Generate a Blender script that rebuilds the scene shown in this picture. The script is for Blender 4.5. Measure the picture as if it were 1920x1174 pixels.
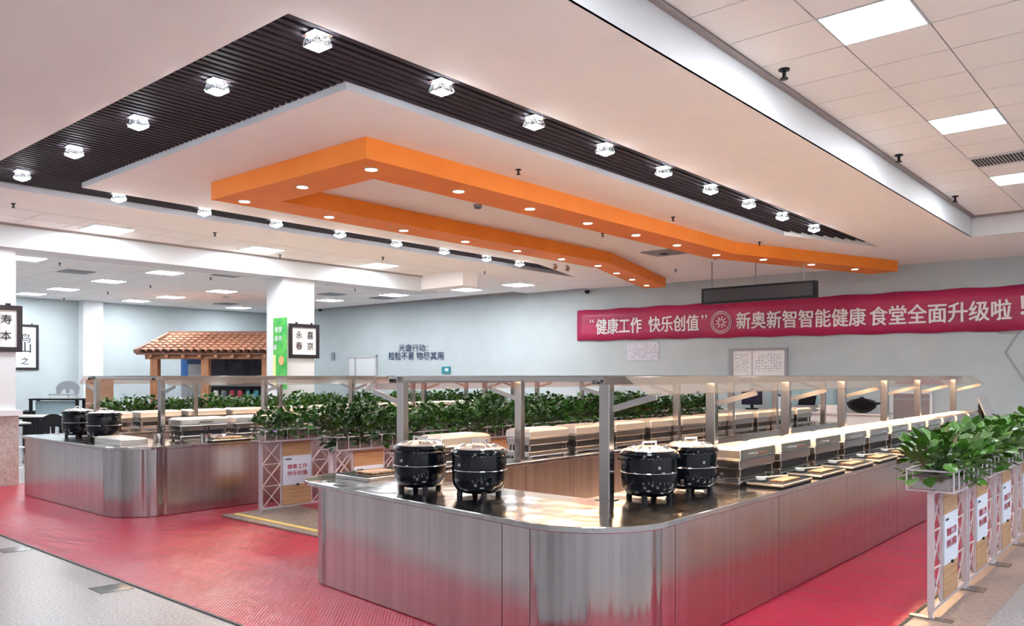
import bpy, bmesh, math, random
from mathutils import Vector, Matrix
random.seed(7)
S = bpy.context.scene
C = S.collection
for o in list(bpy.data.objects):
    bpy.data.objects.remove(o)
PI = math.pi

# ------------------------------------------------------------------ camera, world, exposure
F = 1509.0
YAW = math.atan(1302 / F)
EYE = 1.6
cam = bpy.data.objects.new('camera', bpy.data.cameras.new('camera'))
C.objects.link(cam)
cam.location = (0, 0, EYE)
cam.rotation_euler = (PI / 2, 0, YAW)
cam.data.sensor_width = 36
cam.data.lens = F / 1920 * 36
cam.data.shift_y = (705 - 587) / 1920
cam.data.clip_start = 0.05
S.camera = cam
S.view_settings.view_transform = 'Standard'
S.view_settings.look = 'None'
S.view_settings.gamma = 1
S.view_settings.use_curve_mapping = False
S.view_settings.exposure = 2.42
w = bpy.data.worlds.new('world')
S.world = w
w.use_nodes = True
w.node_tree.nodes['Background'].inputs[0].default_value = (0.8, 0.85, 1, 1)
w.node_tree.nodes['Background'].inputs[1].default_value = 0.3

PANEL_E = 13.0       # ceiling light panels
LED_E = 23.0         # warm strips under the serving shelves
LAMP_E = 45.0        # crystal lamps on the slats
DOWN_E = 30.0        # small downlights

ZC = 3.8             # plaster ceiling
ZT = 4.13            # raised tiled ceiling on the east side
sA, cA = math.sin(YAW), math.cos(YAW)


def ray(u, v):
    k = (u - 960) / F
    return Vector((-sA + cA * k, cA + sA * k, (705 - v) / F))


def on_y(u, v, y):
    d = ray(u, v)
    return d * (y / d.y) + Vector((0, 0, EYE))


def on_x(u, v, x):
    d = ray(u, v)
    return d * (x / d.x) + Vector((0, 0, EYE))


def on_z(u, v, z):
    d = ray(u, v)
    return d * ((z - EYE) / d.z) + Vector((0, 0, EYE))


# ------------------------------------------------------------------ materials
def mat(name, col, rough=0.5, metal=0.0, emit=None, es=0.0, spec=None, alpha=None):
    m = bpy.data.materials.new(name)
    m.use_nodes = True
    b = m.node_tree.nodes['Principled BSDF']
    b.inputs['Base Color'].default_value = (*col, 1)
    b.inputs['Roughness'].default_value = rough
    b.inputs['Metallic'].default_value = metal
    if spec is not None:
        b.inputs['Specular IOR Level'].default_value = spec
    if emit:
        b.inputs['Emission Color'].default_value = (*emit, 1)
        b.inputs['Emission Strength'].default_value = es
    return m


def nodes(m):
    return m.node_tree, m.node_tree.nodes, m.node_tree.links, m.node_tree.nodes['Principled BSDF']


def add_noise(m, scale, c1, c2, detail=4, stretch=(1, 1, 1), lo=0.35, hi=0.65, bump=0.0, bscale=None, rough=None, dist=0.02):
    t, n, l, b = nodes(m)
    tc = n.new('ShaderNodeTexCoord')
    mp = n.new('ShaderNodeMapping')
    mp.inputs['Scale'].default_value = stretch
    nz = n.new('ShaderNodeTexNoise')
    nz.inputs['Scale'].default_value = scale
    nz.inputs['Detail'].default_value = detail
    l.new(tc.outputs['Object'], mp.inputs[0])
    l.new(mp.outputs[0], nz.inputs['Vector'])
    if c1:
        r = n.new('ShaderNodeValToRGB')
        r.color_ramp.elements[0].position = lo
        r.color_ramp.elements[0].color = (*c1, 1)
        r.color_ramp.elements[1].position = hi
        r.color_ramp.elements[1].color = (*c2, 1)
        l.new(nz.outputs[0], r.inputs[0])
        l.new(r.outputs[0], b.inputs['Base Color'])
    if rough:
        mr = n.new('ShaderNodeMapRange')
        mr.inputs[3].default_value = rough[0]
        mr.inputs[4].default_value = rough[1]
        l.new(nz.outputs[0], mr.inputs[0])
        l.new(mr.outputs[0], b.inputs['Roughness'])
    if bump:
        bp = n.new('ShaderNodeBump')
        bp.inputs['Strength'].default_value = bump
        bp.inputs['Distance'].default_value = dist
        src = nz
        if bscale:
            n2 = n.new('ShaderNodeTexNoise')
            n2.inputs['Scale'].default_value = bscale
            n2.inputs['Detail'].default_value = 1
            l.new(mp.outputs[0], n2.inputs['Vector'])
            src = n2
        l.new(src.outputs[0], bp.inputs['Height'])
        l.new(bp.outputs[0], b.inputs['Normal'])
    return m


M = {}
M['plaster'] = add_noise(mat('plaster', (0.86, 0.84, 0.82), 0.9), 3, (0.9, 0.88, 0.865), (0.92, 0.9, 0.885))
M['tile'] = add_noise(mat('tile', (0.78, 0.75, 0.73), 0.9), 40, (0.88, 0.855, 0.835), (0.9, 0.88, 0.86))
M['wall'] = add_noise(mat('wall', (0.52, 0.6, 0.63), 0.75), 2, (0.44, 0.505, 0.53), (0.47, 0.535, 0.56))
M['wall_back'] = mat('wall_back', (0.84, 0.83, 0.84), 0.8)
M['white'] = mat('white', (0.66, 0.69, 0.72), 0.6)
M['grid'] = mat('grid', (0.35, 0.3, 0.29), 0.8)
M['gridback'] = mat('gridback', (0.3, 0.25, 0.24), 0.9)
M['slat'] = mat('slat', (0.035, 0.026, 0.032), 0.7, spec=0.25)
M['slatback'] = mat('slatback', (0.006, 0.005, 0.006), 0.9)
M['rim'] = mat('rim', (0.5, 0.5, 0.54), 0.6)
M['orange'] = add_noise(mat('orange', (0.9, 0.25, 0.02), 0.6), 2, (0.88, 0.24, 0.018), (0.92, 0.27, 0.025))
M['panel_light'] = mat('panel_light', (0.9, 0.9, 0.9), 0.5, emit=(0.93, 0.97, 1.0), es=PANEL_E)
M['lamp_light'] = mat('lamp_light', (0.9, 0.9, 0.9), 0.5, emit=(0.95, 0.98, 1.0), es=LAMP_E)
M['down_light'] = mat('down_light', (0.9, 0.9, 0.9), 0.5, emit=(1, 0.93, 0.85), es=DOWN_E)
M['led'] = mat('led', (0.9, 0.9, 0.9), 0.5, emit=(1, 0.62, 0.32), es=LED_E)
M['blue_light'] = mat('blue_light', (0.02, 0.01, 0.6), 0.5, emit=(0.1, 0.05, 1), es=6)
M['chrome'] = mat('chrome', (0.8, 0.8, 0.82), 0.08, 1)
M['steel'] = add_noise(mat('steel', (0.52, 0.48, 0.49), 0.3, 1), 14, (0.48, 0.44, 0.45), (0.56, 0.52, 0.53), stretch=(1, 1, 0.02), rough=(0.17, 0.27), bump=0.015, bscale=2.2, dist=0.015)
M['steel_curved'] = add_noise(mat('steel_curved', (0.4, 0.38, 0.39), 0.25, 1), 14, (0.34, 0.32, 0.33), (0.44, 0.42, 0.43), stretch=(1, 1, 0.004), rough=(0.1, 0.2), bump=0.8, bscale=8, dist=0.08)
M['steel_top'] = add_noise(mat('steel_top', (0.5, 0.5, 0.5), 0.2, 1), 20, (0.43, 0.43, 0.44), (0.52, 0.52, 0.52), stretch=(1, 1, 1), rough=(0.1, 0.2), bump=0.4, bscale=3.2, dist=0.03)
M['steel_plain'] = mat('steel_plain', (0.42, 0.4, 0.395), 0.22, 1)
M['steel_lid'] = mat('steel_lid', (0.66, 0.62, 0.59), 0.3, 1)
M['dark_gap'] = mat('dark_gap', (0.02, 0.018, 0.02), 0.5)
M['black_gloss'] = mat('black_gloss', (0.002, 0.003, 0.006), 0.14, spec=0.3)
M['black_glass'] = mat('black_glass', (0.03, 0.035, 0.045), 0.12)
M['black'] = mat('black', (0.006, 0.006, 0.008), 0.45, spec=0.25)
M['dark_frame'] = mat('dark_frame', (0.02, 0.014, 0.018), 0.4)
M['grey'] = mat('grey', (0.3, 0.3, 0.32), 0.5)
M['paper'] = mat('paper', (0.8, 0.8, 0.8), 0.7)
M['notice'] = mat('notice', (0.62, 0.62, 0.7), 0.7)
M['teal'] = mat('teal', (0.02, 0.22, 0.28), 0.5)
M['pale_teal'] = mat('pale_teal', (0.36, 0.5, 0.55), 0.35)
M['ink'] = mat('ink', (0.015, 0.015, 0.02), 0.7)
M['navy'] = mat('navy', (0.01, 0.03, 0.1), 0.6)
M['redtext'] = mat('redtext', (0.45, 0.05, 0.08), 0.7)
M['bannertext'] = mat('bannertext', (0.78, 0.76, 0.78), 0.6)
M['cardboard'] = add_noise(mat('cardboard', (0.32, 0.17, 0.1), 0.8), 5, (0.29, 0.155, 0.09), (0.36, 0.2, 0.12))
M['pink_board'] = mat('pink_board', (0.3, 0.14, 0.25), 0.6)
M['brown_board'] = mat('brown_board', (0.27, 0.22, 0.23), 0.6)
M['frame_metal'] = mat('frame_metal', (0.5, 0.46, 0.51), 0.4, 0.3)
M['poster'] = mat('poster', (0.6, 0.66, 0.78), 0.6)
M['yellow'] = mat('yellow', (0.75, 0.55, 0.12), 0.5)
M['soil'] = mat('soil', (0.03, 0.02, 0.015), 0.9)
M['ladle'] = mat('ladle', (0.75, 0.66, 0.5), 0.4)
M['porcelain'] = mat('porcelain', (0.85, 0.82, 0.78), 0.2)
M['food'] = add_noise(mat('food', (0.3, 0.15, 0.08), 0.5), 30, (0.2, 0.07, 0.03), (0.5, 0.32, 0.15))
M['blue_poster'] = mat('blue_poster', (0.02, 0.12, 0.35), 0.5)
M['kiosk_dark'] = add_noise(mat('kiosk_dark', (0.02, 0.02, 0.04), 0.4), 4, (0.008, 0.008, 0.016), (0.035, 0.035, 0.06))
M['wood_post'] = add_noise(mat('wood_post', (0.42, 0.17, 0.08), 0.6), 8, (0.26, 0.1, 0.045), (0.37, 0.17, 0.08), stretch=(4, 4, .5))
M['roof_tile'] = add_noise(mat('roof_tile', (0.42, 0.18, 0.1), 0.7), 6, (0.22, 0.085, 0.05), (0.36, 0.17, 0.1))
M['eave'] = mat('eave', (0.2, 0.1, 0.07), 0.7)
M['plastic_grey'] = mat('plastic_grey', (0.22, 0.24, 0.27), 0.4)
M['table_top'] = mat('table_top', (0.6, 0.6, 0.6), 0.3)
M['screen'] = mat('screen', (0.03, 0.028, 0.034), 0.5)
M['pos_screen'] = mat('pos_screen', (0.02, 0.02, 0.05), 0.15)
M['brown_border'] = add_noise(mat('brown_border', (0.42, 0.32, 0.27), 0.3), 30, (0.24, 0.18, 0.155), (0.36, 0.285, 0.25))
M['ramp'] = add_noise(mat('ramp', (0.2, 0.17, 0.15), 0.5), 25, (0.16, 0.13, 0.12), (0.26, 0.22, 0.2))
M['green_poster'] = add_noise(mat('green_poster', (0.05, 0.42, 0.08), 0.6), 6, (0.03, 0.33, 0.07), (0.1, 0.48, 0.08))
M['peach'] = mat('peach', (0.8, 0.36, 0.16), 0.6)
M['paleyellow'] = mat('paleyellow', (0.75, 0.7, 0.3), 0.6)
M['granite_clad'] = add_noise(mat('granite_clad', (0.5, 0.46, 0.45), 0.3), 25, (0.36, 0.32, 0.31), (0.5, 0.46, 0.45))

# banner cloth: magenta-red with soft sheen
M['banner'] = add_noise(mat('banner', (0.45, 0.02, 0.1), 0.45), 1.2, (0.34, 0.014, 0.075), (0.46, 0.02, 0.095), stretch=(.5, 1, 2), bump=0.3, bscale=2.5, dist=0.05)

# wood boards of the barriers
m = mat('wood', (0.5, 0.32, 0.18), 0.5)
M['wood'] = add_noise(m, 3, (0.36, 0.2, 0.1), (0.5, 0.32, 0.18), stretch=(3, 0.6, 14), lo=0.3, hi=0.7)

# leaves
for nm, a, b_ in (('leaf', (0.022, 0.085, 0.008), (0.065, 0.18, 0.016)), ('leaf_dark', (0.011, 0.048, 0.008), (0.038, 0.12, 0.016))):
    m = mat(nm, a, 0.35)
    M[nm] = add_noise(m, 9, a, b_, detail=2)
    t, n, l, b = nodes(m)
    oi = n.new('ShaderNodeObjectInfo')
    hs = n.new('ShaderNodeHueSaturation')
    mr = n.new('ShaderNodeMapRange')
    mr.inputs[3].default_value = 0.6
    mr.inputs[4].default_value = 1.5
    l.new(oi.outputs['Random'], mr.inputs[0])
    l.new(mr.outputs[0], hs.inputs['Value'])
    src = b.inputs['Base Color'].links[0].from_socket
    l.new(src, hs.inputs['Color'])
    l.new(hs.outputs[0], b.inputs['Base Color'])

# red anti-slip floor
m = mat('red_floor', (0.5, 0.03, 0.07), 0.22, spec=0.32)
M['red_floor'] = m
t, n, l, b = nodes(m)
tc = n.new('ShaderNodeTexCoord')
nz = n.new('ShaderNodeTexNoise'); nz.inputs['Scale'].default_value = 0.9; nz.inputs['Detail'].default_value = 3
r = n.new('ShaderNodeValToRGB')
r.color_ramp.elements[0].position = 0.3; r.color_ramp.elements[0].color = (0.36, 0.016, 0.048, 1)
r.color_ramp.elements[1].position = 0.7; r.color_ramp.elements[1].color = (0.43, 0.021, 0.055, 1)
l.new(tc.outputs['Object'], nz.inputs['Vector']); l.new(nz.outputs[0], r.inputs[0]); l.new(r.outputs[0], b.inputs['Base Color'])
mp = n.new('ShaderNodeMapping'); mp.inputs['Rotation'].default_value = (0, 0, PI / 4); mp.inputs['Scale'].default_value = (1, 1, 0)
w1 = n.new('ShaderNodeTexWave'); w1.inputs['Scale'].default_value = 14; w1.bands_direction = 'X'
w2 = n.new('ShaderNodeTexWave'); w2.inputs['Scale'].default_value = 14; w2.bands_direction = 'Y'
mm = n.new('ShaderNodeMath'); mm.operation = 'MULTIPLY'
n2 = n.new('ShaderNodeTexNoise'); n2.inputs['Scale'].default_value = 1.6; n2.inputs['Detail'].default_value = 2
mp2 = n.new('ShaderNodeMapping'); mp2.inputs['Scale'].default_value = (1, 4, 1); mp2.inputs['Rotation'].default_value = (0, 0, 0.5)
ad = n.new('ShaderNodeMath'); ad.operation = 'MULTIPLY_ADD'; ad.inputs[1].default_value = 6
l.new(tc.outputs['Object'], mp.inputs[0]); l.new(mp.outputs[0], w1.inputs[0]); l.new(mp.outputs[0], w2.inputs[0])
l.new(w1.outputs[1], mm.inputs[0]); l.new(w2.outputs[1], mm.inputs[1])
l.new(tc.outputs['Object'], mp2.inputs[0]); l.new(mp2.outputs[0], n2.inputs[0])
l.new(n2.outputs[0], ad.inputs[0]); l.new(mm.outputs[0], ad.inputs[2])
bp = n.new('ShaderNodeBump'); bp.inputs['Strength'].default_value = 0.2; bp.inputs['Distance'].default_value = 0.01
l.new(ad.outputs[0], bp.inputs['Height']); l.new(bp.outputs[0], b.inputs['Normal'])

# polished speckled granite
m = mat('granite', (0.4, 0.39, 0.39), 0.3, spec=0.22)
M['granite'] = m
t, n, l, b = nodes(m)
tc = n.new('ShaderNodeTexCoord')
nz = n.new('ShaderNodeTexNoise'); nz.inputs['Scale'].default_value = 55; nz.inputs['Detail'].default_value = 5; nz.inputs['Roughness'].default_value = 0.75
n2 = n.new('ShaderNodeTexNoise'); n2.inputs['Scale'].default_value = 0.8; n2.inputs['Detail'].default_value = 3
r = n.new('ShaderNodeValToRGB')
r.color_ramp.elements[0].position = 0.38; r.color_ramp.elements[0].color = (0.19, 0.185, 0.195, 1)
r.color_ramp.elements[1].position = 0.62; r.color_ramp.elements[1].color = (0.45, 0.435, 0.445, 1)
mx = n.new('ShaderNodeMixRGB'); mx.blend_type = 'MULTIPLY'; mx.inputs[0].default_value = 0.5
r2 = n.new('ShaderNodeValToRGB')
r2.color_ramp.elements[0].color = (0.7, 0.66, 0.66, 1); r2.color_ramp.elements[1].color = (1, 1, 1, 1)
l.new(tc.outputs['Object'], nz.inputs[0]); l.new(tc.outputs['Object'], n2.inputs[0])
l.new(nz.outputs[0], r.inputs[0]); l.new(n2.outputs[0], r2.inputs[0])
l.new(r.outputs[0], mx.inputs[1]); l.new(r2.outputs[0], mx.inputs[2]); l.new(mx.outputs[0], b.inputs['Base Color'])
M['granite_dark'] = mat('granite_dark', (0.1, 0.11, 0.12), 0.15)


def glass_mat(name, tint, glossy=0.12):
    m = bpy.data.materials.new(name)
    m.use_nodes = True
    t = m.node_tree
    n, l = t.nodes, t.links
    for x in list(n):
        n.remove(x)
    out = n.new('ShaderNodeOutputMaterial')
    tr = n.new('ShaderNodeBsdfTransparent')
    tr.inputs[0].default_value = (*tint, 1)
    gl = n.new('ShaderNodeBsdfGlossy')
    gl.inputs['Roughness'].default_value = 0.03
    gl.inputs[0].default_value = (0.95, 0.95, 0.95, 1)
    fr = n.new('ShaderNodeLayerWeight')
    fr.inputs[0].default_value = 0.25
    mr = n.new('ShaderNodeMapRange')
    mr.inputs[3].default_value = glossy
    mr.inputs[4].default_value = 0.9
    mix = n.new('ShaderNodeMixShader')
    l.new(fr.outputs['Fresnel'], mr.inputs[0])
    l.new(mr.outputs[0], mix.inputs[0])
    l.new(tr.outputs[0], mix.inputs[1])
    l.new(gl.outputs[0], mix.inputs[2])
    l.new(mix.outputs[0], out.inputs[0])
    return m


M['glass'] = glass_mat('glass', (0.95, 0.96, 0.95), 0.08)
M['crystal'] = glass_mat('crystal', (0.75, 0.78, 0.8), 0.3)


def warm_sheen_glass():
    m = bpy.data.materials.new('flap_glass')
    m.use_nodes = True
    t = m.node_tree
    n, l = t.nodes, t.links
    for x in list(n):
        n.remove(x)
    out = n.new('ShaderNodeOutputMaterial')
    tr = n.new('ShaderNodeBsdfTransparent')
    tr.inputs[0].default_value = (0.93, 0.91, 0.88, 1)
    df = n.new('ShaderNodeBsdfDiffuse')
    df.inputs[0].default_value = (0.75, 0.68, 0.6, 1)  # beige diffuse share stands in for warm reflections of the dish lids
    gl = n.new('ShaderNodeBsdfGlossy')
    gl.inputs['Roughness'].default_value = 0.1
    a = n.new('ShaderNodeMixShader')
    a.inputs[0].default_value = 0.08
    b2 = n.new('ShaderNodeMixShader')
    b2.inputs[0].default_value = 0.2
    l.new(tr.outputs[0], a.inputs[1])
    l.new(df.outputs[0], a.inputs[2])
    l.new(a.outputs[0], b2.inputs[1])
    l.new(gl.outputs[0], b2.inputs[2])
    l.new(b2.outputs[0], out.inputs[0])
    return m


M['flap'] = warm_sheen_glass()


# ------------------------------------------------------------------ mesh helpers
class B:
    def __init__(s):
        s.v = []
        s.f = []

    def add(s, vs, fs):
        k = len(s.v)
        s.v += [tuple(x) for x in vs]
        s.f += [tuple(i + k for i in f) for f in fs]
        return s

    def box(s, x0, y0, z0, x1, y1, z1):
        return s.add([(x0, y0, z0), (x1, y0, z0), (x1, y1, z0), (x0, y1, z0), (x0, y0, z1), (x1, y0, z1), (x1, y1, z1), (x0, y1, z1)],
                     [(0, 3, 2, 1), (4, 5, 6, 7), (0, 1, 5, 4), (1, 2, 6, 5), (2, 3, 7, 6), (3, 0, 4, 7)])

    def cbox(s, cx, cy, z0, lx, ly, h):
        return s.box(cx - lx / 2, cy - ly / 2, z0, cx + lx / 2, cy + ly / 2, z0 + h)

    def quad(s, a, b, c, d):
        return s.add([a, b, c, d], [(0, 1, 2, 3)])

    def prism(s, poly, z0, z1):
        n = len(poly)
        vs = [(x, y, z0) for x, y in poly] + [(x, y, z1) for x, y in poly]
        fs = [tuple(range(n - 1, -1, -1)), tuple(range(n, 2 * n))]
        for i in range(n):
            j = (i + 1) % n
            fs.append((i, j, n + j, n + i))
        return s.add(vs, fs)

    def slab(s, pts, t, nrm):
        """a plate through the given 3-D outline, thickness t along nrm"""
        n = len(pts)
        nv = Vector(nrm) * t
        vs = [Vector(p) for p in pts] + [Vector(p) + nv for p in pts]
        fs = [tuple(range(n - 1, -1, -1)), tuple(range(n, 2 * n))]
        for i in range(n):
            j = (i + 1) % n
            fs.append((i, j, n + j, n + i))
        return s.add(vs, fs)

    def tube(s, p, q, r, n=8, r2=None):
        p, q = Vector(p), Vector(q)
        d = (q - p).normalized()
        a = d.orthogonal().normalized()
        b = d.cross(a)
        r2 = r if r2 is None else r2
        vs = []
        for c, rr in ((p, r), (q, r2)):
            for i in range(n):
                t = 2 * PI * (i + .5) / n
                vs.append(c + a * math.cos(t) * rr + b * math.sin(t) * rr)
        fs = [tuple(range(n - 1, -1, -1)), tuple(range(n, 2 * n))]
        for i in range(n):
            j = (i + 1) % n
            fs.append((i, j, n + j, n + i))
        return s.add(vs, fs)

    def bar(s, p, q, wd, up=(0, 0, 1), th=None):
        p, q = Vector(p), Vector(q)
        d = (q - p).normalized()
        a = d.cross(Vector(up))
        if a.length < 1e-4:
            a = d.orthogonal()
        a.normalize()
        b = a.cross(d)
        th = th or wd
        vs = []
        for c in (p, q):
            for i, j in ((-1, -1), (1, -1), (1, 1), (-1, 1)):
                vs.append(c + a * i * wd / 2 + b * j * th / 2)
        return s.add(vs, [(3, 2, 1, 0), (4, 5, 6, 7), (0, 1, 5, 4), (1, 2, 6, 5), (2, 3, 7, 6), (3, 0, 4, 7)])

    def lathe(s, prof, n=24, c=(0, 0, 0)):
        vs = []
        for r_, z in prof:
            for i in range(n):
                t = 2 * PI * i / n
                vs.append((c[0] + r_ * math.cos(t), c[1] + r_ * math.sin(t), c[2] + z))
        fs = []
        for k in range(len(prof) - 1):
            for i in range(n):
                j = (i + 1) % n
                fs.append((k * n + i, k * n + j, (k + 1) * n + j, (k + 1) * n + i))
        fs.append(tuple(range(n - 1, -1, -1)))
        m_ = (len(prof) - 1) * n
        fs.append(tuple(range(m_, m_ + n)))
        return s.add(vs, fs)

    def ring(s, c, R, r_, n=24, m_=8, axis='z'):
        vs = []
        for i in range(n):
            t = 2 * PI * i / n
            for j in range(m_):
                p = 2 * PI * j / m_
                x, y, z = (R + r_ * math.cos(p)) * math.cos(t), (R + r_ * math.cos(p)) * math.sin(t), r_ * math.sin(p)
                if axis == 'y':
                    x, y, z = x, z, y
                if axis == 'x':
                    x, y, z = z, x, y
                vs.append((c[0] + x, c[1] + y, c[2] + z))
        fs = []
        for i in range(n):
            for j in range(m_):
                a, b = (i + 1) % n, (j + 1) % m_
                fs.append((i * m_ + j, a * m_ + j, a * m_ + b, i * m_ + b))
        return s.add(vs, fs)

    def data(s, name, mt, smooth=False, bevel=0, seg=2):
        me = bpy.data.meshes.new(name)
        me.from_pydata(s.v, [], s.f)
        bm = bmesh.new()
        bm.from_mesh(me)
        bmesh.ops.recalc_face_normals(bm, faces=bm.faces)
        if bevel:
            es = [e for e in bm.edges if len(e.link_faces) == 2 and e.calc_face_angle(0) > 0.5]
            bmesh.ops.bevel(bm, geom=es, offset=bevel, segments=seg, profile=0.6, affect='EDGES', clamp_overlap=True)
        for f in bm.faces:
            f.smooth = smooth
        bm.to_mesh(me)
        bm.free()
        me.materials.append(M[mt] if isinstance(mt, str) else mt)
        if smooth:
            try:
                me.set_sharp_from_angle(angle=math.radians(40))
            except Exception:
                pass
        return me

    def build(s, name, mt, parent=None, smooth=False, bevel=0, seg=2):
        o = bpy.data.objects.new(name, s.data(name, mt, smooth, bevel, seg))
        C.objects.link(o)
        if parent:
            o.parent = parent
        return o


def root(name, label, cat, loc=(0, 0, 0), rz=0, group=None):
    o = bpy.data.objects.new(name, None)
    o.empty_display_size = 0.1
    C.objects.link(o)
    o.location = loc
    o.rotation_euler = (0, 0, rz)
    return tag(o, label, cat, group)


def tag(o, label, cat, group=None):
    o['label'] = label
    o['category'] = cat
    if group:
        o['group'] = group
    return o


def struct(o):
    o['kind'] = 'structure'
    return o


def dup(r_, loc=None, rz=None, label=None, group=None):
    ks = {}
    def cp(o, par):
        c = o.copy()
        C.objects.link(c)
        if par:
            c.parent = par
        for ch in kids.get(o, ()):
            cp(ch, c)
        return c
    kids = {}
    def walk(o):
        kids[o] = list(o.children)
        for k in kids[o]:
            walk(k)
    walk(r_)
    c = cp(r_, None)
    if loc is not None:
        c.location = loc
    if rz is not None:
        c.rotation_euler = (0, 0, rz)
    if label:
        c['label'] = label
    if group:
        c['group'] = group
    return c


def text(name, body, p0, p1, up, h, mt, parent=None, depth=0.004, bold=0.02):
    """flat lettering between world points p0 and p1 (left to right), height h along up"""
    cu = bpy.data.curves.new(name, 'FONT')
    cu.body = body
    cu.size = 1
    cu.resolution_u = 2
    ob = bpy.data.objects.new(name, cu)
    C.objects.link(ob)
    dg = bpy.context.evaluated_depsgraph_get()
    dg.update()
    me = bpy.data.meshes.new_from_object(ob.evaluated_get(dg))
    bpy.data.objects.remove(ob)
    bpy.data.curves.remove(cu)
    xs = [v.co.x for v in me.vertices]
    ys = [v.co.y for v in me.vertices]
    if not xs:
        return None
    x0, x1, y0, y1 = min(xs), max(xs), min(ys), max(ys)
    p0, p1, up = Vector(p0), Vector(p1), Vector(up)
    ax = p1 - p0
    nr = ax.normalized().cross(up.normalized())
    for v in me.vertices:
        a = (v.co.x - x0) / (x1 - x0)
        b = (v.co.y - y0) / (y1 - y0)
        v.co = p0 + ax * a + up * h * b + nr * depth
    if bold:
        bm = bmesh.new()
        for i, (a, b) in enumerate(((0, 0), (1, 0), (-1, 0), (0, 1), (0, -1))):
            m2 = me.copy()
            m2.transform(Matrix.Translation(ax.normalized() * (a * bold * h) + up * (b * bold * h * .7) + nr * .0004 * i))
            bm.from_mesh(m2)
            bpy.data.meshes.remove(m2)
        bm.to_mesh(me)
        bm.free()
    me.materials.clear()
    me.materials.append(M[mt])
    o = bpy.data.objects.new(name, me)
    C.objects.link(o)
    if parent:
        o.parent = parent
        me.transform(parent.matrix_basis.inverted())
    return o


# ================================================================== SETTING: floor and walls
XW, XE, YS = -25.0, 7.0, -5.5


def wall_y(x):
    return 17.13 + (x + 4.6) * 0.062


fl = struct(B().box(XW - .2, YS - .2, -0.12, XE + .2, 17.9, 0).build('floor', 'granite'))
# red anti-slip covering around the counters, with its dark edge
RX0, RX1, RY0, RY1 = -13.3, -1.49, 2.77, 15.0
B().box(RX0, RY0, 0, RX1, RY1, 0.006).build('red_covering', 'red_floor', fl)
e = B().box(RX0 - .02, RY0 - .02, 0, RX1 + .02, RY0, .008).box(RX1, RY0, 0, RX1 + .02, RY1, .008)
e.build('covering_edge', 'dark_gap', fl)
B().box(RX1 + .02, RY0 - .02, 0, RX1 + .42, RY1, 0.003).build('border_strip', 'brown_border', fl)
for i in range(-3, 4):
    x = -6.24 + i * 2.07
    B().prism([(x - .13, 2.50), (x + .1, 2.5), (x + .13, 2.73), (x - .1, 2.73)], 0, .003).build('tile', 'granite_dark', fl)

nw = (XE, wall_y(XE))
ww = (XW, wall_y(XW))
struct(B().prism([ww, nw, (XE, nw[1] + .3), (XW, ww[1] + .3)], 0, 4.4).build('wall_north', 'wall'))
struct(B().box(XW - .2, YS, 0, XW, 17.6, 4.4).build('wall_west', 'wall'))
struct(B().box(XW - .2, YS - .2, 0, XE + .2, YS, 4.4).build('wall_south', 'wall_back'))
struct(B().box(XE, YS, 0, XE + .2, 18.1, 4.4).build('wall_east', 'wall_back'))
p0, p1 = on_x(147, 600, XW), on_x(184, 600, XW)
struct(B().box(XW, p0.y, 0, XW + .35, p1.y, ZC).build('pillar', 'white'))

# ================================================================== SETTING: ceiling
XO_E, XO_W, YO = -4.22, -10.66, 2.81
XI_E, XI_W, YI = -5.0, -9.95, 3.84
YTIP, YKINK = 14.55, 12.3
BX, BYN = -2.81, 14.4
ceil = B()


def cpoly(poly, z=ZC):
    ceil.add([(x, y, z) for x, y in poly], [tuple(range(len(poly)))])


cpoly([(-11.8, YS), (BX, YS), (BX, YO), (-11.8, YO)])
cpoly([(-11.8, YO), (XO_W, YO), (XO_W, 17.3), (-11.8, 17.3)])
cpoly([(XO_E, YO), (BX, YO), (BX, BYN), (XO_E, BYN)])
cpoly([(XO_E, BYN), (XE, BYN), (XE, 17.9), (XO_E, 17.9)])
cpoly([(XI_E, YI), (XI_E, YKINK), (XO_E, YTIP), (XO_E, 17.9), (XO_W, 17.3), (XO_W, YTIP), (XI_W, YKINK), (XI_W, YI)])
# rim faces of the slat recess
for a, b in (((XO_W, YO), (XO_E, YO)), ((XO_E, YO), (XO_E, YTIP)), ((XO_E, YTIP), (XI_E, YKINK)), ((XI_E, YKINK), (XI_E, YI)),
             ((XI_E, YI), (XI_W, YI)), ((XI_W, YI), (XI_W, YKINK)), ((XI_W, YKINK), (XO_W, YTIP)), ((XO_W, YTIP), (XO_W, YO))):
    ceil.quad((*a, ZC), (*b, ZC), (*b, ZC + .18), (*a, ZC + .18))
ce = struct(ceil.build('ceiling', 'plaster'))
for a, b in (((XI_E, YKINK), (XI_E, YI)), ((XI_E, YI), (XI_W, YI)), ((XO_W, YTIP), (XO_W, YO)),):
    d = 0.004
    A, Bq = Vector((*a, 0)), Vector((*b, 0))
    nrm = (Bq - A).cross(Vector((0, 0, 1))).normalized() * d
    cen = Vector((-7.4, 8, 0))
    outw = (A + Bq) / 2 - cen
    if a[0] == XO_W:
        outw = -outw
    if nrm.dot(outw) < 0:
        nrm = -nrm
    B().slab([(A.x, A.y, ZC + .0005), (Bq.x, Bq.y, ZC + .0005), (Bq.x, Bq.y, ZC + .07), (A.x, A.y, ZC + .07)], 1, nrm).build('edge_trim', 'rim', ce)
# backing above slats
B().box(XO_W - .1, YO - .1, ZC + .16, XO_E + .1, YTIP + .1, ZC + .2).build('slat_backing', 'slatback', ce)
# upper deck closing everything
B().box(XW - .2, YS - .2, 4.3, XE + .2, 18.3, 4.4).build('ceiling_deck', 'gridback', ce)

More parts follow.
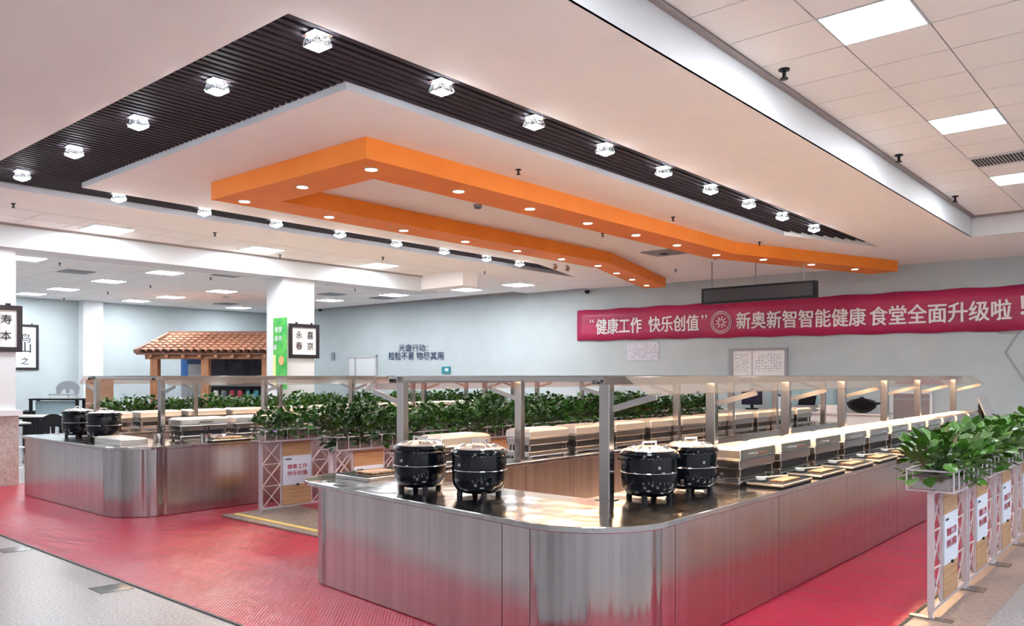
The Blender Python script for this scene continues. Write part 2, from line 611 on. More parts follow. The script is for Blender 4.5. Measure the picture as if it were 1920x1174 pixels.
# raised tile field, east: drop face + trims
struct(B().box(BX - .02, YS, ZC, BX, BYN, ZT + .1).build('trim_1', 'white'))
struct(B().box(BX, BYN, ZC, XE, BYN + .02, ZT + .1).build('trim_2', 'white'))
B().box(BX, YS, ZT - .035, BX + .045, BYN, ZT - .005).box(BX, BYN - .045, ZT - .035, XE, BYN, ZT - .005).build('grid_angle', 'grid', ce)
B().box(BX, YS, ZT + .012, XE, BYN, ZT + .03).build('tile_backing', 'gridback', ce)
tile_me = {}


def tile(cx0, cy0, cx1, cy1, z=ZT, gap=.006):
    lx, ly = cx1 - cx0 - gap * 2, cy1 - cy0 - gap * 2
    key = (round(lx, 3), round(ly, 3))
    if key not in tile_me:
        tile_me[key] = B().box(-lx / 2, -ly / 2, 0, lx / 2, ly / 2, .014).data('tile', 'tile')
    o = bpy.data.objects.new('tile', tile_me[key])
    C.objects.link(o)
    o.location = ((cx0 + cx1) / 2, (cy0 + cy1) / 2, z)
    o.parent = ce
    return o


xs = [BX + .04, -2.1] + [-2.1 + .6 * i for i in range(1, 16)]
ys = [BYN - .05 - .0 - .07] + []
ye = [5.73 + .6 * j for j in range(-18, 15)]
lightcells = {(1, j) for j in (0, 5, 10, -5, -10, -15)} | {(7, j) for j in (0, 5, 10, -5, -10, -15)} | {(13, j) for j in (0, 5, 10, -5, -10, -15)}
ventcell = (1, 8)
merged = B()
for i in range(len(xs) - 1):
    for jj, y0 in enumerate(ye):
        j = jj - 18
        y1 = min(y0 + .6, BYN - .04)
        if y1 - y0 < .05:
            continue
        if (i, j) in lightcells or (i, j) == ventcell:
            continue
        if i <= 6 and j >= -2:
            tile(xs[i], y0, min(xs[i + 1], XE), y1)
        else:
            merged.box(xs[i] + .006, y0 + .006, ZT, min(xs[i + 1], XE) - .006, y1 - .006, ZT + .014)
o = merged.build('tile_field', 'tile', ce)
o['kind'] = 'stuff'

# light panels
pan_frame = B().box(-.3, -.3, 0, .3, -.285, .02).box(-.3, .285, 0, .3, .3, .02).box(-.3, -.285, 0, -.285, .285, .02).box(.285, -.285, 0, .3, .285, .02).data('panel_frame', 'white')
pan_diff = B().box(-.286, -.286, .003, .286, .286, .015).data('diffuser', 'panel_light')


def light_panel(x, y, z, label, group):
    r_ = root('ceiling_light', label, 'light', (x, y, z), 0, group)
    for nm, me in (('frame', pan_frame), ('diffuser', pan_diff)):
        o_ = bpy.data.objects.new(nm, me)
        C.objects.link(o_)
        o_.parent = r_
    return r_


LG = 'square panel lights in the ceiling'
for (i, j) in sorted(lightcells):
    lab = {(1, 0): 'large square ceiling light panel nearest the top edge of the photo, right-hand tiled ceiling',
           (1, 5): 'square ceiling light panel between the largest panel and the black vent grille',
           (1, 10): 'square ceiling light panel just past the black vent grille, cut by the photo edge'}.get((i, j), 'square ceiling light panel out of the picture in the raised tiled ceiling')
    light_panel((xs[i] + xs[i + 1]) / 2, ye[j + 18] + .3, ZT - .004, lab, LG)
west_lights = [(-12.47, 5.17, 'first panel light of the row along the white ceiling beam, nearest the left photo edge'),
               (-12.47, 7.76, 'second panel light of the row along the white ceiling beam'),
               (-12.47, 10.39, 'third panel light of the row along the white ceiling beam, by the square column'),
               (-16.7, 5.44, 'panel light partly hidden behind the left column with framed calligraphy'),
               (-16.76, 8.14, 'largest panel light below the white beam, left of the square column'),
               (-19.26, 8.02, 'panel light left of the largest one below the beam, second in the slanting row'),
               (-21.9, 8.0, 'panel light third in the slanting row towards the left column'),
               (-23.8, 7.9, 'panel light touching the edge of the left column, last in the slanting row'),
               (-19.34, 10.89, 'panel light right of the pale smoke detector, above the pavilion roof'),
               (-21.86, 10.77, 'middle panel light of the three above the left end of the pavilion roof'),
               (-23.7, 10.64, 'farthest panel light above the left corner of the pavilion roof'),
               (-23.6, 13.87, 'dim panel light just above the pavilion ridge'),
               (-19.28, 14.24, 'panel light emerging just right of the square column'),
               (-16.7, 14.44, 'panel light at mid wall, right of the square column'),
               (-14.26, 14.76, 'panel light left of the last one near the blue-white wall'),
               (-12.57, 14.8, 'panel light nearest the orange ceiling feature above the blue-white wall')]
for x, y, lab in west_lights:
    light_panel(x, y, ZC - .012, lab, LG)
for x in (-12.47, -16.76, -21.9):
    for y in (2.6, 0.0, -2.6):
        light_panel(x, y, ZC - .012, 'square ceiling light panel out of the picture beyond the left photo edge', LG)

# west tile fields (joints real, joined: too fine to pick apart)
wt = B()
def grid_field(x0, x1, y0, y1, z):
    x = x0
    while x < x1 - .05:
        xx = min(x + .6, x1)
        y = y0
        while y < y1 - .05:
            yy = min(y + .6, y1)
            wt.box(x + .006, y + .006, z, xx - .006, yy - .006, z + .012)
            y = yy
        x = xx
grid_field(-13.07, -11.8, YS, 12.1, ZC)
grid_field(XW, -13.7, YS, 15.9, ZC)
grid_field(-13.7, -11.8, 12.55, 16.5, ZC)
B().box(XW, YS, ZC + .01, -11.8, 17.5, ZC + .03).build('tile_backing', 'gridback', ce)
o = wt.build('tile_field', 'tile', ce)
o['kind'] = 'stuff'
# dropped beam
struct(B().box(-13.7, YS, 3.46, -13.07, 12.55, ZC + .02).build('trim_3', 'white'))
struct(B().box(-13.07, 12.1, 3.5, -11.8, 12.55, ZC + .02).build('trim_4', 'plaster'))
B().box(-13.07, YS, ZC - .03, -13.04, 12.1, ZC).build('shadow_gap', 'grid', ce)

# columns
c1 = struct(B().box(-13.72, 8.66, 0, -13.18, 9.37, 3.47).build('column', 'white'))
c2 = struct(B().box(-13.72, 3.3, 0, -13.18, 4.17, 3.47).build('column', 'white'))
B().box(-13.74, 3.28, 0, -13.15, 4.2, 1.02).build('cladding', 'granite_clad', c2)
B().box(-13.78, 3.24, 1.02, -13.11, 4.24, 1.1).build('ledge', 'white', c2)

# ------------------------------------------------------------------ slats
sl = root('slatted_ceiling_frame', 'dark brown slatted ceiling strip running around the white ceiling panel', 'ceiling slats', (0, 0, ZC))
pitch = .086
nsl = int((XO_E - XO_W) / pitch)
smesh = {}
for i in range(nsl):
    x = XO_E - .05 - i * pitch
    if x < XO_W + .02:
        break
    if x > XI_E:
        t_ = (x - XI_E) / (XO_E - XI_E)
        y1 = YKINK + t_ * (YTIP - YKINK) - .04
    elif x < XI_W:
        t_ = (XI_W - x) / (XI_W - XO_W)
        y1 = YKINK + t_ * (YTIP - YKINK) - .04
    else:
        y1 = YI - .008
    L = round(y1 - YO - .008, 3)
    if L not in smesh:
        smesh[L] = B().box(-.0225, 0, 0, .0225, L, .07).data('slat', 'slat')
    o = bpy.data.objects.new('slat', smesh[L])
    C.objects.link(o)
    o.location = (x, YO + .008, .055)
    o.parent = sl

# crystal lamps under the slats
proto = root('crystal_lamp', '', 'lamp', (0, 0, ZC + .054))
B().box(-.075, -.075, -.012, .075, .075, 0).build('mounting_plate', 'chrome', proto, bevel=.004)
B().add([(-.055, -.055, -.012), (.055, -.055, -.012), (.055, .055, -.012), (-.055, .055, -.012),
         (-.075, -.075, -.085), (.075, -.075, -.085), (.075, .075, -.085), (-.075, .075, -.085)],
        [(0, 1, 2, 3), (7, 6, 5, 4), (0, 4, 5, 1), (1, 5, 6, 2), (2, 6, 7, 3), (3, 7, 4, 0)]).build('crystal_body', 'crystal', proto, bevel=.012)
B().add([(-.062, -.062, -.086), (.062, -.062, -.086), (.062, .062, -.086), (-.062, .062, -.086), (0, 0, -.118)],
        [(0, 1, 2, 3), (1, 0, 4), (2, 1, 4), (3, 2, 4), (0, 3, 4)]).build('lens', 'lamp_light', proto)
B().tube((0, 0, -.08), (0, 0, -.014), .03, 12).build('lamp_holder', 'chrome', proto, smooth=True)
ordn = ['first', 'second', 'third', 'fourth', 'fifth', 'sixth', 'seventh', 'eighth', 'ninth', 'tenth', 'eleventh', 'twelfth', 'thirteenth', 'fourteenth']
lamps = [(-4.44, 3.18, 'crystal lamp at the near outer corner of the dark slats, largest of all')]
lamps += [(x, 3.18, 'crystal lamp on the near side of the dark slats, %s from the outer corner' % ordn[i + 1]) for i, x in enumerate((-5.72, -7.04, -8.43, -9.85))]
lamps += [(-4.43, y, 'crystal lamp on the long right-hand strip of slats, %s counted from the outer corner lamp' % ordn[i + 1]) for i, y in enumerate((4.31, 5.43, 6.52, 7.64, 8.72, 9.77, 10.84, 12.02))]
lamps += [(-9.92 - .22, y, 'crystal lamp on the narrow far strip of slats, %s from the left end' % ordn[i]) for i, y in enumerate((4.35, 5.47, 6.57, 7.7, 8.85, 9.95, 11.05, 12.0))]
# far strip lamps sit inside the strip
for i, (x, y, lab) in enumerate(lamps):
    o = proto if i == 0 else dup(proto)
    o.location = (x if x > -10 or y < 3.3 else -10.16, y, ZC + .054)
    o['label'] = lab
    o['group'] = 'crystal lamps on the slatted ceiling'

# ------------------------------------------------------------------ orange U-shaped ceiling feature
zo = 3.6
path_out_E = [(-5.84, 4.72), (-5.84, 12.4), (-4.46, 16.45)]
path_in_E = [(-6.4, 5.27), (-6.4, 12.5), (-5.0, 16.6)]
path_out_W = [(-8.56, 4.69), (-8.56, 12.3), (-9.75, 15.95)]
path_in_W = [(-8.03, 5.27), (-8.03, 12.0), (-9.2, 15.95)]
outl = path_out_E + path_in_E[::-1] + path_in_W + path_out_W[::-1]
f_ = tag(B().prism(outl, zo, ZC - .001).build('orange_ceiling_feature', 'orange'), 'orange U-shaped box dropped from the ceiling, with splayed far ends', 'ceiling feature')

dproto = root('downlight', '', 'light', (0, 0, zo))
B().ring((0, 0, -.003), .062, .008, 24, 6).build('trim_ring', 'white', dproto, smooth=True)
B().lathe([(.058, -.004), (.056, -.001)], 24).build('lens', 'down_light', dproto)
downs = [(-8.33, 4.97, 'near left corner of the orange box'), (-7.23, 4.99, 'near side of the orange box, between its two corner lights'), (-6.11, 5.0, 'near right corner of the orange box')]
downs += [(-6.12, y, 'right arm of the orange box, %s past the corner light' % ordn[i]) for i, y in enumerate((6.21, 7.42, 8.61, 9.78, 10.95, 12.25))]
downs += [(-5.73 - .02, 13.26, 'right arm of the orange box where it starts to splay'), (-5.36, 14.42, 'splayed end of the right arm, middle of its three lights'), (-4.98, 15.59, 'far tip of the right arm of the orange box')]
downs += [(-8.34, y, 'left arm of the orange box, %s past the corner light' % ordn[i]) for i, y in enumerate((6.15, 7.39, 8.6, 9.79, 10.96, 12.05))]
downs += [(-8.68, 13.17, 'left arm of the orange box where it starts to splay'), (-9.01, 14.25, 'splayed end of the left arm, middle of its three lights'), (-9.35, 15.38, 'far tip of the left arm of the orange box')]
for i, (x, y, lab) in enumerate(downs):
    o = dproto if i == 0 else dup(dproto)
    o.location = (x, y, zo)
    o['label'] = 'small round downlight at the ' + lab if i in (0, 2) else 'small round downlight on the ' + lab
    o['group'] = 'downlights in the orange ceiling box'

# ------------------------------------------------------------------ vents, sprinklers, smoke detector, sensors
vx0, vy0 = xs[1], ye[8 + 18]
vb = root('vent_grille', 'black slotted vent grille in the raised tiled ceiling', 'vent', (vx0 + .3, vy0 + .3, ZT - .004))
B().box(-.3, -.3, 0, .3, .3, .02).build('backing', 'white', vb)
for k in range(17):
    B().box(-.28 + k * .0345, -.2, -.006, -.262 + k * .0345, .2, .001).build('slat', 'black', vb)
def vent(u, v, lab, lx=.55, z=ZC):
    p = on_z(u, v, z - .01)
    r_ = root('air_diffuser', lab, 'vent', (p.x, p.y, z - .022), 0, 'grey air diffusers in the ceiling')
    B().box(-lx / 2, -lx / 2, 0, lx / 2, lx / 2, .02).build('frame', 'grey', r_, bevel=.003)
    for k in range(4):
        q = lx / 2 - .05 - k * .055
        B().box(-q, -q, -.008 * (k % 2) - .004, q, q, .0).build('louvre', 'plastic_grey' if k % 2 else 'grey', r_)
vent(143, 510, 'grey air diffuser left of the brightest panel, behind the left column')
vent(430, 516, 'grey air diffuser nearest the square column, below the beam')
vent(423, 570, 'grey air diffuser above the pavilion ridge')
vent(622, 552, 'grey air diffuser right beside the square column, above a light panel')
vent(718, 559, 'grey air diffuser just left of the panel light at mid wall')
vent(1245, 474, 'grey air diffuser inside the orange U, below its right arm', .6)
spr = root('sprinkler', '', 'sprinkler', (0, 0, ZC))
B().lathe([(.03, -.008), (.03, 0)], 12).build('rosette', 'black', spr, smooth=True)
B().tube((0, 0, -.05), (0, 0, -.006), .01, 8).build('pipe', 'black', spr)
B().lathe([(.022, -.056), (.022, -.05)], 12).build('deflector', 'black', spr)
sps = [(25, 386, ZC, 'ceiling sprinkler at the far left on the plaster strip'), (403, 440, ZC, 'ceiling sprinkler above the second beam-side light panel'),
       (972, 323, ZC, 'ceiling sprinkler between the orange box and the slats, nearer one'), (1262, 411, ZC, 'ceiling sprinkler between the orange box and the slats, middle one'),
       (1424, 457, ZC, 'ceiling sprinkler between the orange box and the slats, farthest one'),
       (1130, 441, ZC, 'ceiling sprinkler inside the orange U, mid length'), (112, 496, ZC, 'ceiling sprinkler above the leftmost air diffuser'), (395, 523, ZC, 'ceiling sprinkler below the column-side air diffuser'),
       (525, 481, ZC, 'ceiling sprinkler beside the second beam-side light panel'), (718, 485, ZC, 'ceiling sprinkler above the third beam-side light panel'), (909, 512, ZC, 'ceiling sprinkler below the end of the far slat strip'),
       (282, 538, ZC, 'ceiling sprinkler in the middle of the low left ceiling'), (202, 550, ZC, 'ceiling sprinkler below the second panel of the slanting row'), (120, 561, ZC, 'ceiling sprinkler just above the left wall'),
       (666, 544, ZC, 'ceiling sprinkler just right of the square column'), (1267, 508, ZC, 'ceiling sprinkler left of the hanging display'),
       (1457, 140, ZT, 'large dark sprinkler at the tile edge nearest the camera'), (1675, 297, ZT, 'dark sprinkler at the tile edge, middle of three'), (1782, 373, ZT, 'dark sprinkler at the tile edge, farthest of three')]
for i, (u, v, z, lab) in enumerate(sps):
    o = spr if i == 0 else dup(spr)
    p = on_z(u, v, z - .03)
    o.location = (p.x, p.y, z)
    if z == ZT:
        o.location.x += .06
        o.scale = (1.5, 1.5, 1.5)
    o['label'] = lab
    o['group'] = 'ceiling sprinklers'
for (u, v, lab) in ((896, 384, 'round dark smoke detector inside the orange U, near its open middle'), (1342, 481, 'round dark smoke detector by the kink of the right orange arm')):
    p = on_z(u, v, ZC)
    r_ = root('smoke_detector', lab, 'detector', (p.x, p.y, ZC))
    B().lathe([(.03, -.05), (.05, -.035), (.055, 0)], 16).build('housing', 'grey', r_, smooth=True)
    B().ring((0, 0, -.045), .034, .006, 16, 6).build('sensing_ring', 'black', r_, smooth=True)
p = on_z(424, 555, ZC)
r_ = root('smoke_detector', 'small white smoke detector under the ceiling right of the pavilion lights', 'detector', (p.x, p.y, ZC))
B().lathe([(.05, -.06), (.08, -.04), (.09, 0)], 16).build('housing', 'white', r_, smooth=True)
B().ring((0, 0, -.055), .05, .006, 16, 6).build('sensing_ring', 'grey', r_, smooth=True)
for k, (u, v) in enumerate(((1040, 495), (1063, 498))):
    p = on_z(u, v, ZC)
    r_ = root('track_spotlight', 'small brass spotlight under the ceiling, %s one of a pair near the far slat tip' % ('left' if k == 0 else 'right'), 'lamp', (p.x, p.y, ZC), 0, 'brass spotlights')
    B().lathe([(.03, -.02), (.03, 0)], 12).build('base', 'brown_board', r_)
    B().tube((0, 0, -.1), (.04, .0, -.03), .04, 12, .025).build('shade', 'wood_post', r_, smooth=True)

# ================================================================== COUNTERS (two U-shaped steel islands)
def arc(cx, cy, R, a0, a1, n=14):
    return [(cx + R * math.cos(math.radians(a0 + (a1 - a0) * i / n)), cy + R * math.sin(math.radians(a0 + (a1 - a0) * i / n))) for i in range(n + 1)]


def strip_panel(path, nrm_out, z0, z1, t_=.008):
    """vertical sheet following a 2-D path"""
    b = B()
    n = len(path)
    outp = []
    for i, p in enumerate(path):
        a = Vector(path[max(i - 1, 0)]); c = Vector(path[min(i + 1, n - 1)])
        d = (c - a).normalized()
        nn = Vector((d.y, -d.x)) * nrm_out
        outp.append(Vector(p) + nn * t_)
    poly = [tuple(p) for p in path] + [tuple(p) for p in outp[::-1]]
    vs = [(x, y, z0) for x, y in poly] + [(x, y, z1) for x, y in poly]
    k = len(poly)
    fs = []
    for i in range(n - 1):
        j, a, b2 = i + 1, k - 1 - i, k - 2 - i
        fs += [(i, j, b2, a), (k + i, k + a, k + b2, k + j)]
    for i in range(k):
        j = (i + 1) % k
        fs.append((i, j, k + j, k + i))
    return b.add(vs, fs)


def island(name, label, xw, xe, ys_w, ys_e, yn, R_e, R_w, arm_e, arm_w, inner_s, ov, seams_e, seams_s):
    """xw/xe outer edges of the worktop; body is inset by ov"""
    r_ = root(name, label, 'counter', ((xw + xe) / 2, ys_e, 0))
    off = Vector(r_.location)
    def loc(b):
        b.v = [(x - off.x, y - off.y, z) for x, y, z in b.v]
        return b
    top = [(xe, yn)] + [(xe, ys_e + R_e)] + arc(xe - R_e, ys_e + R_e, R_e, 0, -90)[1:] + arc(xw + R_w, ys_w + R_w, R_w, -90, -180) + [(xw, yn)]
    hole = [(xw + arm_w, yn), (xw + arm_w, inner_s), (xe - arm_e, inner_s), (xe - arm_e, yn)]
    loc(B().prism(top + hole, .765, .8)).build('worktop', 'steel_top', r_, bevel=.004, seg=1)
    xe2, xw2, se2, sw2 = xe - ov, xw + ov, ys_e + ov, ys_w + ov
    Re, Rw = max(R_e - .02, .1), max(R_w - .1, .12)
    t_ = .012
    body = [(xe2 - t_, yn - .03), (xe2 - t_, se2 + Re)] + arc(xe2 - Re, se2 + Re, Re - t_, 0, -90)[1:] + arc(xw2 + Rw, sw2 + Rw, Rw - t_, -90, -180) + [(xw2 + t_, yn - .03)]
    hole2 = [(xw + arm_w - .02, yn - .03), (xw + arm_w - .02, inner_s - .02), (xe - arm_e + .02, inner_s - .02), (xe - arm_e + .02, yn - .03)]
    loc(B().prism(body + hole2, .02, .765)).build('carcass', 'dark_gap', r_)
    # cladding sheets
    g = .003
    def sheet(path, s=1):
        loc(strip_panel(path, s, .012, .764)).build('panel', 'steel' if len(path) < 4 else 'steel_curved', r_, smooth=True)
    yprev = se2 + Re
    for y in seams_e + [yn - .03]:
        if y <= yprev + .02:
            continue
        sheet([(xe2 - .01, yprev + g), (xe2 - .01, y - g)], 1)
        yprev = y
    ca = arc(xe2 - Re, se2 + Re, Re - .01, -90, 0, 20)
    sheet(ca[:], 1)
    # south
    xa, ya = xw2 + Rw, sw2
    xb, yb = xe2 - Re, se2
    pts = [xa] + [s for s in seams_s if xa < s < xb] + [xb]
    def ysou(x):
        return ya + (yb - ya) * (x - xa) / (xb - xa)
    for a, b in zip(pts[:-1], pts[1:]):
        sheet([(a + g, ysou(a) + .01), (b - g, ysou(b) + .01)], 1)
    sheet(arc(xw2 + Rw, sw2 + Rw, Rw - .01, -180, -90, 12), 1)
    sheet([(xw2 + .01, yn - .03), (xw2 + .01, sw2 + Rw + g)], 1)
    # inner faces, a sheet per bay
    y = inner_s + .0
    while y < yn - .1:
        y2 = min(y + .74, yn - .03)
        loc(strip_panel([(xw + arm_w - .02, y2 - g), (xw + arm_w - .02, y + g)], -1, .012, .764)).build('panel', 'steel', r_)
        loc(strip_panel([(xe - arm_e + .02, y + g), (xe - arm_e + .02, y2 - g)], -1, .012, .764)).build('panel', 'steel', r_)
        y = y2
    loc(B().box(xw + arm_w, inner_s - .02, .012, xe - arm_e, inner_s - .012, .764)).build('panel', 'steel', r_)
    return r_


NY = 14.3
near = island('serving_counter', 'near stainless steel U-shaped serving counter with rounded front corner', -5.45, -2.24, 3.6, 3.38, NY, .55, .38, .83, .65, 4.3, .1,
              [4.17, 5.67, 7.13, 8.6, 10.1, 11.6, 13.1], [-3.1])
far = island('serving_counter', 'far left stainless steel U-shaped serving counter beyond the barriers', -12.1, -8.97, 3.86, 3.86, NY, .52, .15, .95, .65, 4.75, .03,
             [6.0, 7.5, 9.0, 10.5, 12, 13.4], [-10.6])


def guard(label, xe, xw, ys, fe, fw, post0):
    """sneeze guard: posts, top glass, slanted glass flaps, braces, LED strips"""
    zt = 1.575
    o0 = Vector(((xe + xw) / 2, ys[0], .8))
    r_ = root('sneeze_guard', label, 'sneeze guard', o0)
    def loc(b):
        b.v = [(x - o0.x, y - o0.y, z - .8) for x, y, z in b.v]
        return b
    for side, x in ((1, xe), (-1, xw)):
        for y in ys:
            p = loc(B().box(x - .04, y - .03, .8, x + .04, y + .03, zt)).build('post', 'steel_plain', r_, bevel=.004, seg=1)
            loc(B().cbox(x, y, .8, .12, .1, .006)).build('base_plate', 'steel_plain', p)
            # brace carries the flap
            loc(B().bar((x + side * .04, y, 1.385), (x + side * .37, y, 1.475), .04, (0, 1, 0), .012)).build('brace', 'steel_plain', r_)
        y0, y1 = ys[0] - .1, ys[-1] + .35
        loc(B().box(x - .05, y0, zt, x + .05, y1, zt + .02).box(x - .05, y0, zt - .03, x - .044, y1, zt).box(x + .044, y0, zt - .03, x + .05, y1, zt)).build('rail', 'steel_plain', r_)
        loc(B().box(x - .025, y0 + .1, zt - .012, x + .025, y1 - .1, zt - .001)).build('led_strip', 'led', r_)
        n = len(ys)
        cuts = [y0] + ys[1:] + [y1]
        for a, b in zip(cuts[:-1], cuts[1:]):
            loc(B().box(x - .2, a + .004, zt + .02, x + .2, b - .004, zt + .028)).build('top_glass', 'glass', r_)
            xa, xb = x + side * .2, x + side * .37
            loc(B().slab([(xa, a + .004, zt + .02), (xa, b - .004, zt + .02), (xb, b - .004, 1.48), (xb, a + .004, 1.48)], .008, (side * .55, 0, .83))).build('flap_glass', 'flap', r_)
    # end run over the short side
    loc(B().box(xw - .2, ys[0] - .2, zt + .02, xe + .2, ys[0] - .1, zt + .028)).build('top_glass', 'glass', r_)
    loc(B().box(xw, ys[0] - .07, zt - .012, xe, ys[0] - .03, zt + .02)).build('rail', 'steel_plain', r_)
    return r_


ysn = [4.33, 5.79, 7.26, 8.76, 10.25, 11.72, 13.72]
guard('steel and glass sneeze guard over the near serving counter', -2.93, -4.9, ysn, 1, 1, 4.3)
ysf = [4.75, 6.2, 7.7, 9.2, 10.7, 12.2, 13.7]
guard('steel and glass sneeze guard over the far left serving counter', -9.88, -11.8, ysf, 1, 1, 4.7)

# ------------------------------------------------------------------ chafing dishes
ch = root('chafing_dish', '', 'chafing dish', (0, 0, .8))
B().box(-.15, -.31, 0.012, .15, .31, .065).build('base_tray', 'steel_plain', ch, bevel=.01)
for sx in (-1, 1):
    for sy in (-1, 1):
        B().cbox(sx * .12, sy * .27, 0, .03, .03, .012).cbox(sx * .13, sy * .28, .065, .022, .022, .055).build('leg', 'steel_plain', ch)
B().box(-.11, -.26, .066, .11, .26, .118).build('gap_shade_block', 'dark_gap', ch)  # dark block standing in for the shade in the gap below the pan
B().box(-.155, -.31, .12, .155, .31, .195).build('water_pan', 'steel_plain', ch, bevel=.012)
lid = B().add([(-.16, -.315, .197), (.16, -.315, .197), (.16, .315, .197), (-.16, .315, .197),
               (-.155, -.31, .262), (.155, -.31, .262), (.155, .31, .262), (-.155, .31, .262),
               (-.12, -.275, .281), (.12, -.275, .281), (.12, .275, .281), (-.12, .275, .281)],
              [(3, 2, 1, 0), (0, 1, 5, 4), (1, 2, 6, 5), (2, 3, 7, 6), (3, 0, 4, 7), (4, 5, 9, 8), (5, 6, 10, 9), (6, 7, 11, 10), (7, 4, 8, 11), (8, 9, 10, 11)]).build('lid', 'steel_lid', ch, bevel=.004, seg=1)
B().bar((.16, -.08, .23), (.185, -.08, .23), .012).bar((.16, .08, .23), (.185, .08, .23), .012).bar((.185, -.09, .23), (.185, .09, .23), .014).build('lid_handle', 'chrome', lid)
B().lathe([(.012, 0), (.012, .01)], 10, (.0, 0, 0)).build('control_knob', 'black', ch).matrix_local = Matrix.Translation((.15, .2, .04)) @ Matrix.Rotation(PI / 2, 4, 'Y')
first = True
dishes = []
e_y = [5.78 + .74 * i for i in range(11)]
for i, y in enumerate(e_y):
    dishes.append((-2.70, y, 0, 'steel chafing dish on the near counter, right-hand row, %s from the kettles' % ordn[i], 'chafing dishes, right-hand row of the near counter'))
w_y = [5.12] + [6.31 + .745 * i for i in range(10)]
for i, y in enumerate(w_y):
    dishes.append((-5.1, y, PI, 'steel chafing dish on the near counter, left-hand row, %s from the front' % ordn[i], 'chafing dishes, left-hand row of the near counter'))
for i in range(11):
    y = 5.1 + .74 * i
    dishes.append((-9.62, y, 0, 'steel chafing dish on the far left counter, front row, %s from the kettles' % ordn[i], 'chafing dishes, front row of the far left counter'))
for i in range(11):
    y = 4.95 + .74 * i
    dishes.append((-11.99, y, PI, 'steel chafing dish on the far left counter, back row, %s from the left end' % ordn[i], 'chafing dishes, back row of the far left counter'))
for i, (x, y, rz, lab, g) in enumerate(dishes):
    o = ch if i == 0 else dup(ch)
    o.location = (x, y, .8)
    o.rotation_euler = (0, 0, rz)
    o['label'] = lab
    o['group'] = g
    if lab.find('front row, first') > 0 or lab.find('front row, second') > 0:
        B().lathe([(.014, 0), (.014, .008)], 10).build('indicator_light', 'blue_light', o).matrix_local = Matrix.Translation((.15, .26, .045)) @ Matrix.Rotation(PI / 2, 4, 'Y')

# ------------------------------------------------------------------ serving trays with ladles in front of the dishes
tr = root('serving_tray', '', 'tray', (0, 0, .8))
B().box(-.14, -.28, .014, .14, .28, .03).build('tray_body', 'steel_lid', tr, bevel=.006)
B().box(-.128, -.265, .028, .128, .265, .034).build('hob_plate', 'black_glass', tr)
B().box(-.13, -.27, 0, .13, .27, .014).build('foot', 'black', tr)
B().box(-.02, -.16, .034, .09, .15, .044).build('food_residue', 'food', tr, bevel=.004)
ld = root('ladle', '', 'ladle', (0, 0, .84))
B().lathe([(.012, .0), (.034, .008), (.04, .028), (.036, .028), (.03, .012), (.01, .006)], 16, (0, -.2, 0)).build('bowl', 'porcelain', ld, smooth=True)
B().bar((0, -.165, .022), (.05, .16, .01), .02, (0, 0, 1), .01).build('handle', 'ladle', ld, bevel=.003)
k = 0
for (x0, y00, n, nm) in ((-2.395, 5.82, 10, 'near counter'), (-9.15, 5.25, 8, 'far left counter')):
    for i in range(n):
        y = y00 + .745 * i
        o = tr if k == 0 else dup(tr)
        o.location = (x0, y, .8)
        o['label'] = 'dark-topped serving tray, %s edge, %s from its front end' % (nm, ordn[i])
        o['group'] = 'serving trays on the ' + nm
        q = ld if k == 0 else dup(ld)
        q.location = (x0 - .07, y + .02, .8345)
        q['label'] = 'pale ladle lying on the %s tray of the %s' % (ordn[i], nm)
        q['group'] = 'ladles on the ' + nm
        k += 1

# ------------------------------------------------------------------ soup kettles
kt = root('soup_kettle', '', 'kettle', (0, 0, .8))
prof = [(.12, .025), (.155, .045), (.178, .09), (.183, .15), (.184, .19), (.187, .193), (.187, .205), (.184, .208), (.182, .3), (.178, .315), (.19, .32), (.194, .335), (.186, .348), (.165, .35)]
B().lathe(prof, 40).build('pot_body', 'black_gloss', kt, smooth=True)
B().ring((0, 0, .199), .1865, .003, 40, 6).build('chrome_band', 'chrome', kt, smooth=True)
for i in range(4):
    a = PI / 4 + i * PI / 2
    B().tube((.135 * math.cos(a), .135 * math.sin(a), 0), (.13 * math.cos(a), .13 * math.sin(a), .06), .02, 10).build('foot', 'black', kt, smooth=True)
ldk = B().lathe([(.16, .35), (.162, .358), (.14, .372), (.09, .384), (.03, .39)], 32).build('lid', 'steel_lid', kt, smooth=True)
B().ring((0, 0, .356), .166, .007, 32, 6).build('lid_rim', 'chrome', ldk, smooth=True)
b = B()
for i in range(12):
    a = i * PI / 6
    b.tube((.105 * math.cos(a), .105 * math.sin(a), .384), (.14 * math.cos(a), .14 * math.sin(a), .372), .008, 6)
b.build('lid_ribs', 'chrome', ldk)
B().tube((-.05, 0, .38), (-.05, 0, .415), .008, 8).tube((.05, 0, .38), (.05, 0, .415), .008, 8).bar((-.055, 0, .417), (.055, 0, .417), .016).build('lid_handle', 'chrome', ldk)
B().tube((.17, -.11, .12), (.188, -.122, .12), .022, 14).build('control_knob', 'black', kt, smooth=True)
B().tube((-.04, -.174, .245), (-.04, -.186, .245), .012, 10).build('badge', 'steel_plain', kt)
for s in (-1, 1):
    B().bar((s * .185, -.035, .30), (s * .21, -.035, .30), .014).bar((s * .185, .035, .30), (s * .21, .035, .30), .014).bar((s * .21, -.04, .30), (s * .21, .04, .30), .016).build('handle', 'black', kt)
